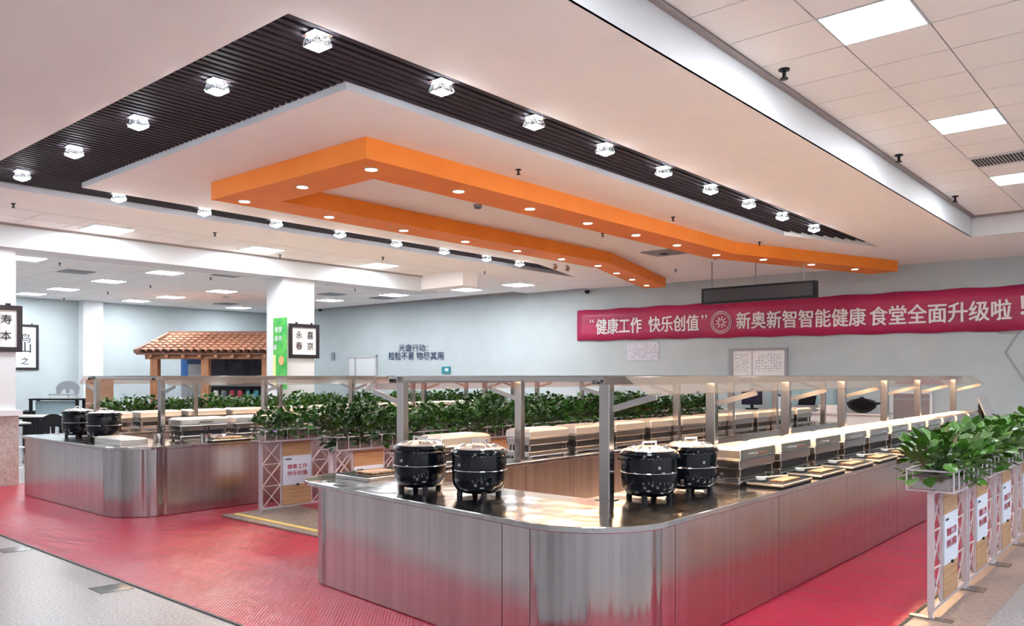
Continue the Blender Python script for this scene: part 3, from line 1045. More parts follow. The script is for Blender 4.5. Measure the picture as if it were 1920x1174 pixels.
for i, (u, v, sc, rz, lab) in enumerate(((783, 923, 1, .3, 'glossy black soup kettle, left one of the front pair on the near counter'), (897, 935, 1, .2, 'glossy black soup kettle in the middle of the near counter end, beside the left one'),
                                          (1226, 941, 1, 1.1, 'glossy black soup kettle at the rounded corner, front one of the right pair'), (1296, 927, 1, 1.2, 'glossy black soup kettle half hidden behind the one at the rounded corner'),
                                          (184, 826, 1.08, .3, 'glossy black soup kettle on the far left counter, right one of its pair'), (131, 817, 1.08, .3, 'glossy black soup kettle on the far left counter, left one of its pair'))):
    o = kt if i == 0 else dup(kt)
    p = on_z(u, v, .8)
    if i == 3:
        p = p + Vector((.02, .03, 0))
    o.location = (p.x - .11, p.y + .125, .8)
    if i == 4:
        o.location = (-10.42, 4.28, .8)
    if i == 5:
        o.location = (-11.3, 4.32, .8)
    o.scale = (sc, sc, sc * .88)
    o.rotation_euler = (0, 0, rz)
    o['label'] = lab
    o['group'] = 'black soup kettles'

# flat tray left behind the kettles on the near counter, white cutting block on the far one
r_ = root('hot_plate', 'flat black hot plate with food scraps beside the left kettle on the near counter', 'hot plate', (-4.98, 4.12, .8), .0)
B().box(-.2, -.24, 0, .2, .24, .03).build('plate_body', 'steel_plain', r_, bevel=.006)
B().box(-.18, -.22, .03, .18, .22, .036).build('plate_top', 'black_glass', r_)
B().box(-.1, -.12, .036, .1, .15, .05).build('food_residue', 'food', r_, bevel=.006)
r_ = root('steel_tray', 'long low stainless tray right of the kettles on the far left counter', 'tray', (-9.75, 4.2, .8))
B().box(-.35, -.16, 0, .35, .16, .07).build('tray_body', 'steel_lid', r_, bevel=.01)
B().box(-.33, -.14, .07, .33, .14, .076).build('tray_lid', 'porcelain', r_)
for i, (u, v, lab) in enumerate(((276, 805, 'round steel utensil pot left of the second guard post on the far left counter'), (327, 812, 'round steel utensil pot right of the second guard post on the far left counter'))):
    p = on_z(u, v, .87)
    r_ = root('utensil_pot', lab, 'pot', (-9.3, p.y if i else 4.75, .8), 0, 'utensil pots')
    r_.location = (-9.2 - (.5 if i == 0 else .0), 4.62 + .35 * i, .8)
    B().lathe([(.05, 0), (.055, .01), (.065, .1), (.06, .1), (.05, .02)], 18).build('pot_body', 'steel_plain', r_, smooth=True)
    B().tube((0, 0, .02), (.04, .03, .2), .008, 6).tube((0, 0, .02), (-.05, .02, .18), .008, 6).build('utensils', 'black', r_)

# ================================================================== BARRIERS WITH PLANTERS
def make_barrier():
    r_ = root('planter_barrier', '', 'barrier', (0, 0, 0))
    for y in (0.03, 1.0):
        p = B().box(-.018, y - .018, .05, .018, y + .018, .83).build('post', 'frame_metal', r_)
        B().tube((0, y, .012), (0, y, .05), .016, 8).build('post_foot_stem', 'frame_metal', p)
        B().box(-.13, y - .03, 0, .13, y + .03, .012).build('foot', 'steel_plain', r_, bevel=.003)
    B().box(-.012, .03, .815, .012, 1.0, .84).build('top_rail', 'frame_metal', r_)
    B().box(-.012, .03, .045, .012, 1.0, .065).build('bottom_rail', 'frame_metal', r_)
    for y in (.3, .72):
        B().box(-.01, y - .008, .06, .01, y + .008, .82).build('upright', 'frame_metal', r_)
    for a, b2 in ((.05, .29), (.73, .98)):
        br = B()
        for k in range(3):
            z0, z1 = .06 + k * .253, .06 + (k + 1) * .253
            br.bar((0, a, z0), (0, b2, z1), .009).bar((0, b2, z0), (0, a, z1), .009)
            if k:
                br.bar((0, a, z0), (0, b2, z0), .009)
        br.build('cross_brace', 'frame_metal', r_)
    B().box(-.012, .31, .645, .014, .71, .81).build('wood_board', 'wood', r_)
    B().box(-.012, .31, .07, .014, .71, .3).build('wood_board', 'wood', r_)
    po = B().box(-.01, .315, .3, .018, .705, .645).build('poster', 'poster', r_)
    text('lettering', '健康工作', (.018, .37, .49), (.018, .65, .49), (0, 0, 1), .055, 'redtext', po, .002, .02)
    text('lettering', '快乐创值', (.018, .37, .41), (.018, .65, .41), (0, 0, 1), .055, 'redtext', po, .002, .02)
    B().box(.018, .345, .6, .0195, .43, .615).build('printed_mark', 'ink', po)
    B().box(-.02, .5, .292, .03, .53, .31).build('clip', 'black', r_)
    bk = B()
    for x in (-.14, .14):
        for z in (.842, .975):
            bk.bar((x, .0, z), (x, 1.02, z), .012)
        for i in range(8):
            y = .0 + i * 1.02 / 7
            bk.bar((x, y, .842), (x, y, .975), .008)
    for y in (0, .34, .68, 1.02):
        for z in (.842, .975):
            bk.bar((-.14, y, z), (.14, y, z), .01)
    bk.build('planter_basket', 'frame_metal', r_)
    B().box(-.115, .03, .85, .115, .99, .93).build('planter_trough', 'steel_plain', r_)
    B().box(-.11, .035, .93, .11, .985, .935).build('soil', 'soil', r_)
    return r_


leaf_v = [(0, 0, 0), (.35, .28, .05), (.42, .55, .04), (.25, .8, -.02), (0, 1, -.12), (-.25, .8, -.02), (-.42, .55, .04), (-.35, .28, .05), (0, .5, -.06)]
leaf_f = [(0, 1, 8), (1, 2, 8), (2, 3, 8), (3, 4, 8), (4, 5, 8), (5, 6, 8), (6, 7, 8), (7, 0, 8)]


LS = 1.0


def leaf_matrix(rng, hw, hh, hl):
    # sprouting outwards from the trough line
    a = rng.uniform(0, 2 * PI)
    rr = math.sqrt(rng.random())
    x, y = hw * rr * math.cos(a), hl * rr * math.sin(a)
    z = .02 + (hh * (1 - .55 * rr * rr)) * rng.uniform(.15, 1) ** .7
    if rng.random() < .35:
        z = rng.uniform(-.06, .08)
    tilt = rng.uniform(.15, 1.5) if z > .1 else rng.uniform(.9, 2.1)
    yaw = math.atan2(y, x) - PI / 2 + rng.uniform(-.7, .7)
    s = rng.uniform(.07, .115) * LS
    return Matrix.Translation((x, y, z)) @ Matrix.Rotation(yaw, 4, 'Z') @ Matrix.Rotation(PI / 2 - tilt, 4, 'X') @ Matrix.Rotation(rng.uniform(-.5, .5), 4, 'Y') @ Matrix.Scale(s, 4)


def foliage_data(seed, n, mt, hw=.24, hh=.34, hl=.24):
    rng = random.Random(seed)
    b = B()
    for _ in range(n):
        m_ = leaf_matrix(rng, hw, hh, hl)
        b.add([m_ @ Vector(v) for v in leaf_v], leaf_f)
    return b.data('foliage', mt, smooth=True)


def stem_data(seed, n):
    rng = random.Random(seed)
    b = B()
    for _ in range(n):
        a = rng.uniform(0, 2 * PI)
        b.tube((0, 0, 0), (.14 * math.cos(a), .14 * math.sin(a), rng.uniform(.1, .26)), .004, 5, .002)
    return b.data('stem', 'leaf_dark')


LS = .72
fol = [foliage_data(s, 300, 'leaf_dark') for s in range(5)]
LS = 1.0
stm = [stem_data(s, 14) for s in range(3)]
bar0 = make_barrier()
nbar = 0
ords = ordn[:] + ['fifteenth', 'sixteenth', 'seventeenth', 'eighteenth', 'nineteenth', 'twentieth'] + ['twenty-' + w_ for w_ in ordn[:9]] + ['thirtieth', 'thirty-first']
ROWS = [(-1.37, 5.77, 5, 'right-hand row', 'R', -.27), (-6.75, 4.97, 8, 'middle row by the near counter', 'M', 0), (-8.25, 5.1, 8, 'middle row by the far left counter', 'L', 0), (-12.75, 5.1, 9, 'row behind the far left counter', 'W', 0)]
leafd = B().add(leaf_v, leaf_f).data('leaf', 'leaf', smooth=True)
for (x, y0, n, nm, key, dx) in ROWS:
    for i in range(n):
        o = bar0 if nbar == 0 else dup(bar0)
        nbar += 1
        o.location = (x, y0 + i * 1.04, .006 if key in 'ML' else (.003 if key == 'R' else 0))
        o['label'] = 'lattice barrier with planter basket, %s, %s from its front' % (nm, ordn[i])
        o['group'] = 'planter barriers, ' + nm
        for q in range(3):
            py = y0 + i * 1.04 + .17 + q * .345
            num = i * 3 + q
            if key == 'R' and num < 12:
                p = root('potted_plant', 'broad-leaved green plant in the right-hand planter baskets, ' + ('nearest the camera' if num == 0 else '%s from the near end' % ords[num]), 'plant', (x, py, .938), 0, 'plants, right-hand planters')
                rng = random.Random(100 + num)
                for _ in range(115):
                    lf = bpy.data.objects.new('leaf', leafd)
                    C.objects.link(lf)
                    lf.parent = p
                    lf.matrix_local = leaf_matrix(rng, .23, .27, .22)
            else:
                rw = nm
                p = root('potted_plant', 'bushy plant, %s from the front, planter %s' % (ords[num], nm), 'plant', (x, py, .938), random.uniform(0, 6), 'plants, ' + nm)
                fo = bpy.data.objects.new('foliage', fol[random.randrange(5)])
                C.objects.link(fo)
                fo.parent = p
                s = random.uniform(.85, 1.08)
                fo.scale = (s, s, s * random.uniform(.85, 1.1))
            st = bpy.data.objects.new('stem', stm[num % 3])
            C.objects.link(st)
            st.parent = p

for cx_, w_, y0_, nm_ in ((-3.93, 1.7, 4.3, 'near'), (-10.68, 1.6, 4.75, 'far')):
    B().box(cx_ - w_ / 2, y0_, .006, cx_ + w_ / 2, NY + .5, .009).build('staff_aisle_strip', 'brown_border', fl)
# ramp mat with yellow stripe
r_ = root('floor_ramp', 'grey-brown metal floor ramp with yellow stripe between the two counters', 'ramp', (-7.5, 5.2, .006))
B().box(-.95, -.45, 0, .95, .5, .02).build('plate', 'ramp', r_, bevel=.006)
B().box(-.9, -.33, .02, .9, -.27, .022).build('stripe', 'yellow', r_)

# ================================================================== WALL ITEMS
def wp(u, v, off=.0):
    """point on the north wall seen at u,v (off metres in front of it)"""
    d = ray(u, v)
    k = 0.062
    t_ = (17.13 + 4.6 * k - off) / (d.y - k * d.x)
    return d * t_ + Vector((0, 0, EYE))


wdir = Vector((1, .062, 0)).normalized()
wn = Vector((.062, -1, 0)).normalized()
UP = (0, 0, 1)


def wall_plate(name, mt, pts, t_, parent=None):
    return B().slab(pts, t_, wn).build(name, mt, parent)


# banner
bn = root('banner', 'long magenta-red banner with pale slogan across the wall', 'banner')
c = [wp(1083, 583, .03), wp(1083, 639.5, .03)]
L1, L0 = wp(1960, 532, .03), wp(1960, 619, .03)
tl, bl = Vector((c[0].x, c[0].y, c[0].z)), Vector((c[0].x, c[0].y, c[1].z))
tr_, br_ = Vector((L1.x, L1.y, L1.z)), Vector((L1.x, L1.y, L0.z))
nseg = 40
vs, fs = [], []
for i in range(nseg + 1):
    a = i / nseg
    for j in range(5):
        b_ = j / 4
        p = (tl.lerp(tr_, a)).lerp(bl.lerp(br_, a), b_)
        p = p + wn * (.012 + .01 * math.sin(a * 37 + b_ * 2) * math.sin(b_ * 3 + a * 5))
        p.z += .012 * math.sin(a * 60) * (1 if j in (0, 4) else 0)
        vs.append(p)
for i in range(nseg):
    for j in range(4):
        q = i * 5 + j
        fs.append((q, q + 1, q + 6, q + 5))
cl = B().add(vs, fs).build('cloth', 'banner', bn, smooth=True)
md = cl.modifiers.new('s', 'SOLIDIFY'); md.thickness = .004
def btext(body, u0, vb0, vt0, u1, vb1, vt1, mt='bannertext'):
    a, b_ = wp(u0, vb0, .06), wp(u1, vb1, .06)
    at = wp(u0, vt0, .06); bt = wp(u1, vt1, .06)
    return text('lettering', body, a, b_, UP, ((at.z - a.z) + (bt.z - b_.z)) / 2, mt, bn, .0, .022)
btext('“', 1106, 605, 599, 1113, 605, 599)
btext('健康工作', 1118, 627, 598, 1203, 624, 595)
btext('快乐创值', 1216, 623, 594, 1310, 620, 590)
btext('”', 1315, 599, 591, 1326, 598, 590)
btext('新奥新智智能健康', 1381, 617, 585, 1623, 611, 577)
btext('食堂全面升级啦', 1631, 611, 575, 1896, 599, 561)
btext('！', 1914, 590, 555, 1922, 590, 555)
ctr = wp(1352, 604.5, .065)
em = B()
for R in (.245, .2):
    vs = []
    em2 = B().ring((0, 0, 0), R, .01, 40, 4, 'y')
    k = len(em.v)
    em.add([ctr + Vector(v) for v in em2.v], em2.f)
em.build('emblem_ring', 'bannertext', bn)
b = B()
for a in range(9):
    t_ = a * 2 * PI / 9
    q = ctr + wdir * .13 * math.cos(t_) + Vector((0, 0, .13 * math.sin(t_)))
    b.bar(ctr + (q - ctr) * .35, q, .022, wn, .006)
b.build('emblem_mark', 'bannertext', bn)

# hanging display
a0, a1 = on_y(1316, 541, 14.2), on_y(1530, 526, 14.2)
z1, z0 = (a0.z + a1.z) / 2, on_y(1316, 571, 14.2).z
r_ = root('led_display', 'long black hanging display screen in front of the banner', 'display', ((a0.x + a1.x) / 2, 14.2, z0))
L_ = (a1.x - a0.x) / 2
H_ = z1 - z0
B().box(-L_, -.02, 0, L_, .12, H_).build('housing', 'black', r_, bevel=.008)
B().box(-L_ + .05, -.024, .04, L_ - .05, -.02, H_ - .04).build('screen', 'screen', r_)
for k_ in (-.83, -.03, .78):
    B().tube((k_ * L_, .05, H_), (k_ * L_, .05, ZC - z0), .012, 8).build('hanging_rod', 'grey', r_)

# notice sheet
q = [wp(1177, 643, .005), wp(1236, 643, .005), wp(1236, 679, .005), wp(1177, 676, .005)]
nt = tag(wall_plate('notice_sheet', 'notice', [q[0], Vector((q[1].x, q[1].y, q[0].z)), Vector((q[1].x, q[1].y, q[3].z)), q[3]], .01), 'pale grey notice sheet with faint lines on the wall under the banner', 'notice')
rng = random.Random(3)
nl = B()
def scribble(b, P0, wdt, hgt, rows, cols, wd=.006, off=.013, dens=.75):
    for i in range(rows):
        for j in range(cols):
            if rng.random() > dens:
                continue
            a = P0 + wdir * (wdt * (j + .1 + .2 * rng.random()) / cols) - Vector((0, 0, hgt * (i + .5) / rows)) + wn * off
            b.bar(a, a + wdir * wdt / cols * rng.uniform(.3, .7), wd, wn, .002)
scribble(nl, q[0] + wdir * .03, 0.82, .4, 9, 12, .018)
nl.build('writing', 'grey', nt)['kind'] = 'stuff'

# whiteboard
q0, q1, q2 = wp(1367, 654, .03), wp(1477, 654, .03), wp(1367, 712, .03)
zb, zt_ = q2.z, q0.z
wdt = (q1 - q0); wdt.z = 0; wdl = wdt.length
r_ = root('whiteboard', 'grey-framed whiteboard with handwriting below the banner', 'whiteboard')
base = Vector((q0.x, q0.y, zb))
def wrect(a, b, z0_, z1_, off, t_, mt, nm, par):
    A = Vector((base.x, base.y, 0)) + wdir * a + wn * off
    Bq = Vector((base.x, base.y, 0)) + wdir * b + wn * off
    return B().slab([(A.x, A.y, z0_), (Bq.x, Bq.y, z0_), (Bq.x, Bq.y, z1_), (A.x, A.y, z1_)], t_, wn).build(nm, mt, par)
wrect(.04, wdl - .04, zb + .03, zt_ - .03, -.02, .02, 'paper', 'writing_surface', r_)
wrect(0, wdl, zt_ - .05, zt_, -.02, .05, 'grey', 'frame', r_)
wrect(0, wdl, zb, zb + .04, -.02, .05, 'grey', 'frame', r_)
wrect(0, .09, zb + .04, zt_ - .05, -.02, .05, 'grey', 'frame', r_)
wrect(wdl - .06, wdl, zb + .04, zt_ - .05, -.02, .05, 'grey', 'frame', r_)
wrect(.52, .54, zb + .04, zt_ - .06, 0, .003, 'grey', 'divider', r_)
b = B()
scribble(b, Vector((base.x, base.y, zt_ - .12)) + wdir * .14, wdl * .24, .45, 11, 6, .01, .004)
scribble(b, Vector((base.x, base.y, zt_ - .12)) + wdir * .6, wdl * .45, .4, 9, 9, .01, .004)
b.build('writing', 'navy', r_)['kind'] = 'stuff'
e_ = wp(1457, 697, .0)
o = B().box(-.09, -.03, 0, .09, .03, .035).build('board_eraser', 'black')
o.location = e_ + wn * .08
o.location.z = zb + .045
tag(o, 'black eraser on the bottom frame of the whiteboard', 'eraser')

# hexagon outlines at right
for (cu_, cv_, rr, lab) in ((1960, 660, .62, 'grey hexagon wall outline with dark lettering, cut by the right photo edge'), (1893, 595, .33, 'grey hexagon wall outline peeping out below the banner')):
    pc = wp(cu_, cv_, .01)
    pc2 = pc
    b = B()
    pts = [pc2 + wdir * rr * math.cos(i * PI / 3) + Vector((0, 0, rr * math.sin(i * PI / 3))) for i in range(6)]
    for i in range(6):
        b.bar(pts[i], pts[(i + 1) % 6], .03, wn, .02)
    o = b.build('hexagon_frame', 'grey')
    tag(o, lab, 'wall decoration')
    if cu_ == 1940:
        text('lettering', '■■', wp(1913, 664, .02), wp(1935, 664, .02), UP, .16, 'pink_board', o, .003, 0)

# small wall lettering
lt = root('wall_slogan', 'two lines of dark blue characters on the wall right of the column', 'wall lettering')
text('lettering', '光盘行动：', wp(748, 659, .01), wp(803, 659, .01), UP, .21, 'navy', lt, .01, .012)
text('lettering', '粒粒不易', wp(729, 675, .01), wp(776, 675, .01), UP, .24, 'navy', lt, .01, .012)
text('lettering', '物尽其用', wp(781, 675, .01), wp(832, 675, .01), UP, .24, 'navy', lt, .01, .012)

# door in the north wall
d0, d1 = wp(653, 667, .0), wp(708, 667, .0)
dw = (d1 - d0); dw.z = 0
r_ = struct(B().slab([(d0.x, d0.y, 0), (d1.x, d1.y, 0), (d1.x, d1.y, d0.z), (d0.x, d0.y, d0.z)], .03, wn).build('door_1', 'white'))
b = B()
for a, c_ in ((d0, d0 + wdir * .08), (d1 - wdir * .08, d1)):
    b.slab([(a.x, a.y, 0), (c_.x, c_.y, 0), (c_.x, c_.y, d0.z), (a.x, a.y, d0.z)], .06, wn)
b.slab([(d0.x, d0.y, d0.z - .08), (d1.x, d1.y, d0.z - .08), (d1.x, d1.y, d0.z), (d0.x, d0.y, d0.z)], .06, wn)
b.build('door_frame', 'rim', r_)
mid = d0 + wdir * dw.length * .26
b = B().slab([(mid.x, mid.y, 0), (mid.x + .03, mid.y, 0), (mid.x + .03, mid.y, d0.z - .08), (mid.x, mid.y, d0.z - .08)], .045, wn).build('door_leaf_edge', 'grey', r_)
q = wp(625, 668, .01)
tag(B().slab([q + wdir * a + Vector((0, 0, z_)) for a, z_ in ((-.07, -.12), (.07, -.12), (.07, .12), (-.07, .12))], .04, wn).build('wall_switch_box', 'plastic_grey'), 'small dark box on the wall left of the door', 'switch box')
q = wp(837, 694, .01)
o = tag(B().slab([q + wdir * a + Vector((0, 0, z_)) for a, z_ in ((-.16, -.1), (.16, -.1), (.16, .1), (-.16, .1))], .03, wn).build('exit_sign', 'teal'), 'small teal sign on the wall just above the guard', 'sign')
B().slab([q + wdir * a + Vector((0, 0, z_)) for a, z_ in ((-.03, -.03), (.1, -.03), (.1, .05), (-.03, .05))], .034, wn).build('sign_mark', 'white', o)
# security cameras
for (u, v, lab) in ((1101, 546, 'small black dome camera under the ceiling left of the banner'), (600, 580, 'small dark camera in the far corner beside the square column')):
    q = wp(u, v, .1)
    r_ = root('security_camera', lab, 'camera', (q.x, q.y, q.z), 0, 'security cameras')
    B().box(-.1, -.02, .02, .14, .1, .06).build('bracket', 'white', r_)
    B().lathe([(.02, -.07), (.06, -.04), (.07, .02)], 16).build('dome', 'black', r_, smooth=True)

# notice board and purple sign beyond the guard
q0, q1, qb = wp(1676, 738, .02), wp(1744, 738, .02), wp(1676, 778, .02)
r_ = root('notice_board', 'brown-grey notice board with white frame low on the wall behind the posts', 'notice board')
def rect(a, b, z0_, z1_, t_, mt, nm, par, ex=0):
    return B().slab([(a.x, a.y, z0_), (b.x, b.y, z0_), (b.x, b.y, z1_), (a.x, a.y, z1_)], t_, wn).build(nm, mt, par)
rect(q0, q1, qb.z - .1, q0.z, .03, 'brown_board', 'board', r_)
rect(q0 - wdir * .07, q0, qb.z - .1, q0.z + .05, .05, 'white', 'frame', r_)
rect(q1, q1 + wdir * .05, qb.z - .1, q0.z + .05, .05, 'white', 'frame', r_)
rect(q0 - wdir * .07, q1 + wdir * .05, q0.z, q0.z + .05, .05, 'white', 'frame', r_)
rect(q0, q1, q0.z - .13, q0.z - .09, .035, 'grey', 'title_bar', r_)
pts = [wp(1678, 720, .02), wp(1770, 719, .02), wp(1752, 706.5, .02), wp(1683, 706.5, .02)]
pts[1].z = pts[0].z; pts[3].z = pts[2].z = (pts[2].z + pts[3].z) / 2
o = tag(B().slab(pts, .03, wn).build('purple_sign', 'pink_board'), 'purple trapezoid wall sign glimpsed through the sneeze guard glass', 'sign')
B().slab([pts[3] + wdir * .05 - Vector((0, 0, .035)), pts[2] - wdir * .1 - Vector((0, 0, .035)), pts[2] - wdir * .1, pts[3] + wdir * .05], .034, wn).build('dark_band', 'navy', o)

# ------------------------------------------------------------------ column pictures
def frame_pic(r_, y0, y1, z0, z1, x, chars, mt='paper', tx='ink'):
    B().box(x, y0, z0, x + .03, y1, z0 + .07).box(x, y0, z1 - .07, x + .03, y1, z1).box(x, y0, z0 + .07, x + .03, y0 + .07, z1 - .07).box(x, y1 - .07, z0 + .07, x + .03, y1, z1 - .07).build('frame', 'dark_frame', r_)
    s_ = B().box(x, y0 + .07, z0 + .07, x + .012, y1 - .07, z1 - .07).build('paper_sheet', mt, r_)
    for (cy, cz, sz, chh) in chars:
        text('calligraphy', chh, (x + .012, y0 + (y1 - y0) * cy - sz / 2, z0 + (z1 - z0) * cz - sz / 2), (x + .012, y0 + (y1 - y0) * cy + sz / 2, z0 + (z1 - z0) * cz - sz / 2), UP, sz, tx, r_, .004, .01)
    B().box(x - .0, y0 + .15, z1, x + .02, y0 + .19, z1 + .03).box(x, y1 - .19, z1, x + .02, y1 - .15, z1 + .03).build('hook', 'dark_frame', r_)
xf = -13.178
a, b_ = on_x(541, 606, xf), on_x(598, 606, xf)
t0, t1 = on_x(570, 608, xf).z, on_x(570, 672, xf).z
r_ = root('framed_calligraphy', 'dark-framed calligraphy with four characters on the square column', 'picture', group='framed pictures')
frame_pic(r_, a.y, b_.y - .01, t1, t0, xf, [(.7, .68, .15, '喜'), (.7, .36, .15, '京'), (.33, .68, .15, '永'), (.33, .36, .15, '春')])
a, b_ = on_x(-12, 606, xf), on_x(41, 606, xf)
t0, t1 = on_x(20, 573, xf).z, on_x(20, 660, xf).z
r_ = root('framed_calligraphy', 'dark-framed calligraphy on the column at the left photo edge', 'picture', group='framed pictures')
frame_pic(r_, a.y, b_.y, t1, t0, xf, [(.44, .7, .14, '寿'), (.42, .35, .14, '本')])
a, b_ = on_x(10, 606, XW), on_x(72, 606, XW)
t0, t1 = on_x(60, 609, XW).z, on_x(60, 694, XW).z
r_ = root('framed_painting', 'tall dark-framed ink painting on the far wall behind the left column', 'picture', group='framed pictures')
frame_pic(r_, a.y, b_.y, t1, t0, XW + .002, [(.6, .7, .25, '鸟'), (.58, .5, .3, '山'), (.58, .2, .2, '之')], 'poster')
# green poster on the south face of the square column
ys_ = 8.655
a, b_ = on_y(512, 600, ys_), on_y(539, 600, ys_)
r_ = root('green_poster', 'tall green poster with white characters on the side of the square column', 'poster')
z1, z0 = on_y(525, 596, ys_).z, on_y(525, 700, ys_).z
B().box(a.x + .02, ys_ - .01, z0 - .3, b_.x - .01, ys_, z1).build('poster_sheet', 'green_poster', r_)
W_ = b_.x - a.x
for (cx, cz, chh) in ((.28, .22, '健'), (.55, .22, '营'), (.28, .38, '康'), (.55, .38, '养'), (.2, .54, '餐')):
    zc = z1 - (z1 - z0) * cz
    text('lettering', chh, (a.x + W_ * cx - .055, ys_ - .01, zc - .04), (a.x + W_ * cx + .055, ys_ - .01, zc - .04), UP, .1, 'white', r_, .004, .02)
B().box(a.x + .02, ys_ - .013, z0 - .3, a.x + W_ * .22, ys_ - .01, z0 + .35).build('yellow_print', 'paleyellow', r_)
B().add([(a.x + W_ * .62 + .09 * math.cos(i * PI / 4), ys_ - .014, z0 + .24 + .09 * math.sin(i * PI / 4)) for i in range(8)], [tuple(range(8))]).build('orange_print', 'peach', r_)

# ================================================================== PAVILION (tiled-roof kiosk)
TP = 21.5
def rt(r_, t_):
    return (-sA * t_ + cA * r_, cA * t_ + sA * r_)
PR = -7.7
px_, py_ = rt(PR, TP)
pv = root('pavilion', 'wooden kiosk pavilion with brown tiled gable roof in the far left corner', 'pavilion', (px_, py_, 0), YAW)
def lx(u, t_):
    return (u - 960) / F * t_ - PR
def lz(v, t_):
    return EYE + (705 - v) / F * t_
x0_, x1_ = lx(254, TP), lx(542, TP)
ze, zr = lz(662, TP), lz(630, TP + 1.5)
xr0 = lx(318, TP + 1.5)
for sg in (0, 1):
    ye_ = 0 if sg == 0 else 3.0
    B().slab([(x0_, ye_, ze), (x1_, ye_, ze), (x1_, 1.5, zr), (xr0, 1.5, zr)], -.05, (0, -.35 if sg == 0 else .35, .93)).build('roof_board', 'eave', pv)
rows_, pitch_x = 7, .2
rdl = math.hypot(1.5, zr - ze)
Lr = rdl / rows_ + .04
seg = 5
vs = []
for rr0 in (0, -.02):
    for e_, rr in ((0, .1), (1, .085)):
        for s_ in range(seg + 1):
            t_ = PI * s_ / seg
            vs.append(((rr + rr0) * math.cos(t_), e_ * Lr, (rr + rr0) * .75 * math.sin(t_) + (.02 if e_ == 0 else 0)))
fs = []
k6 = seg + 1
for s_ in range(seg):
    fs.append((s_, s_ + 1, k6 + s_ + 1, k6 + s_))
    fs.append((s_, 2 * k6 + s_, 2 * k6 + s_ + 1, s_ + 1))
tme = B().add(vs, fs).data('roof_tile', 'roof_tile', smooth=True)
ang = math.atan2(zr - ze, 1.5)
for r0 in range(rows_):
    a = r0 / rows_
    xs0 = x0_ + (xr0 - x0_) * a
    n = int((x1_ - xs0) / pitch_x)
    for i in range(n + 1):
        x = x1_ - .1 - i * pitch_x
        if x < xs0 + .05:
            break
        o = bpy.data.objects.new('roof_tile', tme)
        C.objects.link(o)
        o.parent = pv
        o.matrix_local = Matrix.Translation((x, 1.5 * a - .04, ze + (zr - ze) * a + .02)) @ Matrix.Rotation(ang, 4, 'X')
B().bar((x0_, -.02, ze + .04), (xr0, 1.5, zr + .06), .1).build('gable_edge', 'eave', pv)
B().bar((xr0, 1.5, zr + .06), (x1_, 1.5, zr + .06), .14).build('ridge', 'eave', pv)
B().box(x0_ + .2, .12, ze - .16, x1_, .22, ze - .03).build('eave_beam', 'wood_post', pv)
for u in (292, 387, 500):
    xx = lx(u, TP + .2)
    B().box(xx - .1, .08, 0, xx + .1, .28, ze - .16).build('post', 'wood_post', pv)
for i in range(9):
    xx = x0_ + .4 + i * (x1_ - x0_ - .6) / 8
    B().box(xx - .04, -.04, ze - .12, xx + .04, 1.4, ze - .05).build('rafter', 'wood_post', pv)
def kpos(u, t_):
    x, y = rt((u - 960) / F * t_, t_)
    return x, y
kx, ky = kpos(460, 23.6)
kb = root('kiosk_cabinet', 'dark kitchen cabinet wall inside the pavilion', 'cabinet', (kx, ky, 0), YAW)
hw = (540 - 402) / 2 / F * 23.6
B().box(-hw, 0, 0, hw + .6, .5, 2.3).build('carcass', 'kiosk_dark', kb)
for i in range(4):
    a, b_ = -hw + .04 + i * hw / 2, -hw - .04 + (i + 1) * hw / 2
    B().box(a, -.03, .15, b_, 0, 1.2).build('door', 'black_gloss', kb)
    B().box(a, -.03, 1.6, b_, 0, 2.15).build('door', 'kiosk_dark', kb)
B().box(-hw, -.35, 1.3, hw, 0, 1.34).build('shelf', 'grey', kb)
kx, ky = kpos(346, 24.2)
r_ = root('blue_poster_stand', 'blue poster board standing inside the pavilion left of the cabinet', 'poster', (kx, ky, 0), YAW)
B().box(-.11, 0, 1.55, .11, .05, 2.2).build('sheet', 'blue_poster', r_)
B().box(-.1, 0, 0, .1, .04, 1.55).build('stand', 'grey', r_)
kx, ky = kpos(368, 24.0)
r_ = root('wall_menu', 'pale grey menu board with dark header beside the blue poster in the pavilion', 'menu board', (kx, ky, 0), YAW)
B().box(-.24, 0, 0, .24, .04, 1.95).build('board', 'grey', r_)
B().box(-.26, -.01, 1.95, .26, .06, 2.2).build('header', 'navy', r_)
kx, ky = kpos(440, 22.4)
ct = root('kiosk_counter', 'pale kiosk counter under the pavilion roof behind the plants', 'counter', (kx, ky, 0), YAW)
B().box(-2.0, -.2, 0, 1.9, .25, .95).build('body', 'brown_board', ct)
B().box(-2.1, -.26, .95, 2.0, .3, 1.0).build('worktop', 'table_top', ct)
rng = random.Random(5)
for i in range(9):
    x, y = kpos(405 + i * 15, 22.45)
    r_ = root('condiment_jar', 'small jar on the pavilion counter, %s from the left' % ordn[i], 'jar', (x, y, 1.0), 0, 'jars on the pavilion counter')
    s_ = rng.uniform(.05, .08)
    B().lathe([(s_, 0), (s_ * 1.1, .04), (s_, .16), (s_ * .7, .2)], 12).build('jar_body', rng.choice(['plastic_grey', 'redtext', 'porcelain', 'teal']), r_, smooth=True)
    B().lathe([(s_ * .75, .2), (s_ * .75, .23)], 12).build('cap', 'black', r_)
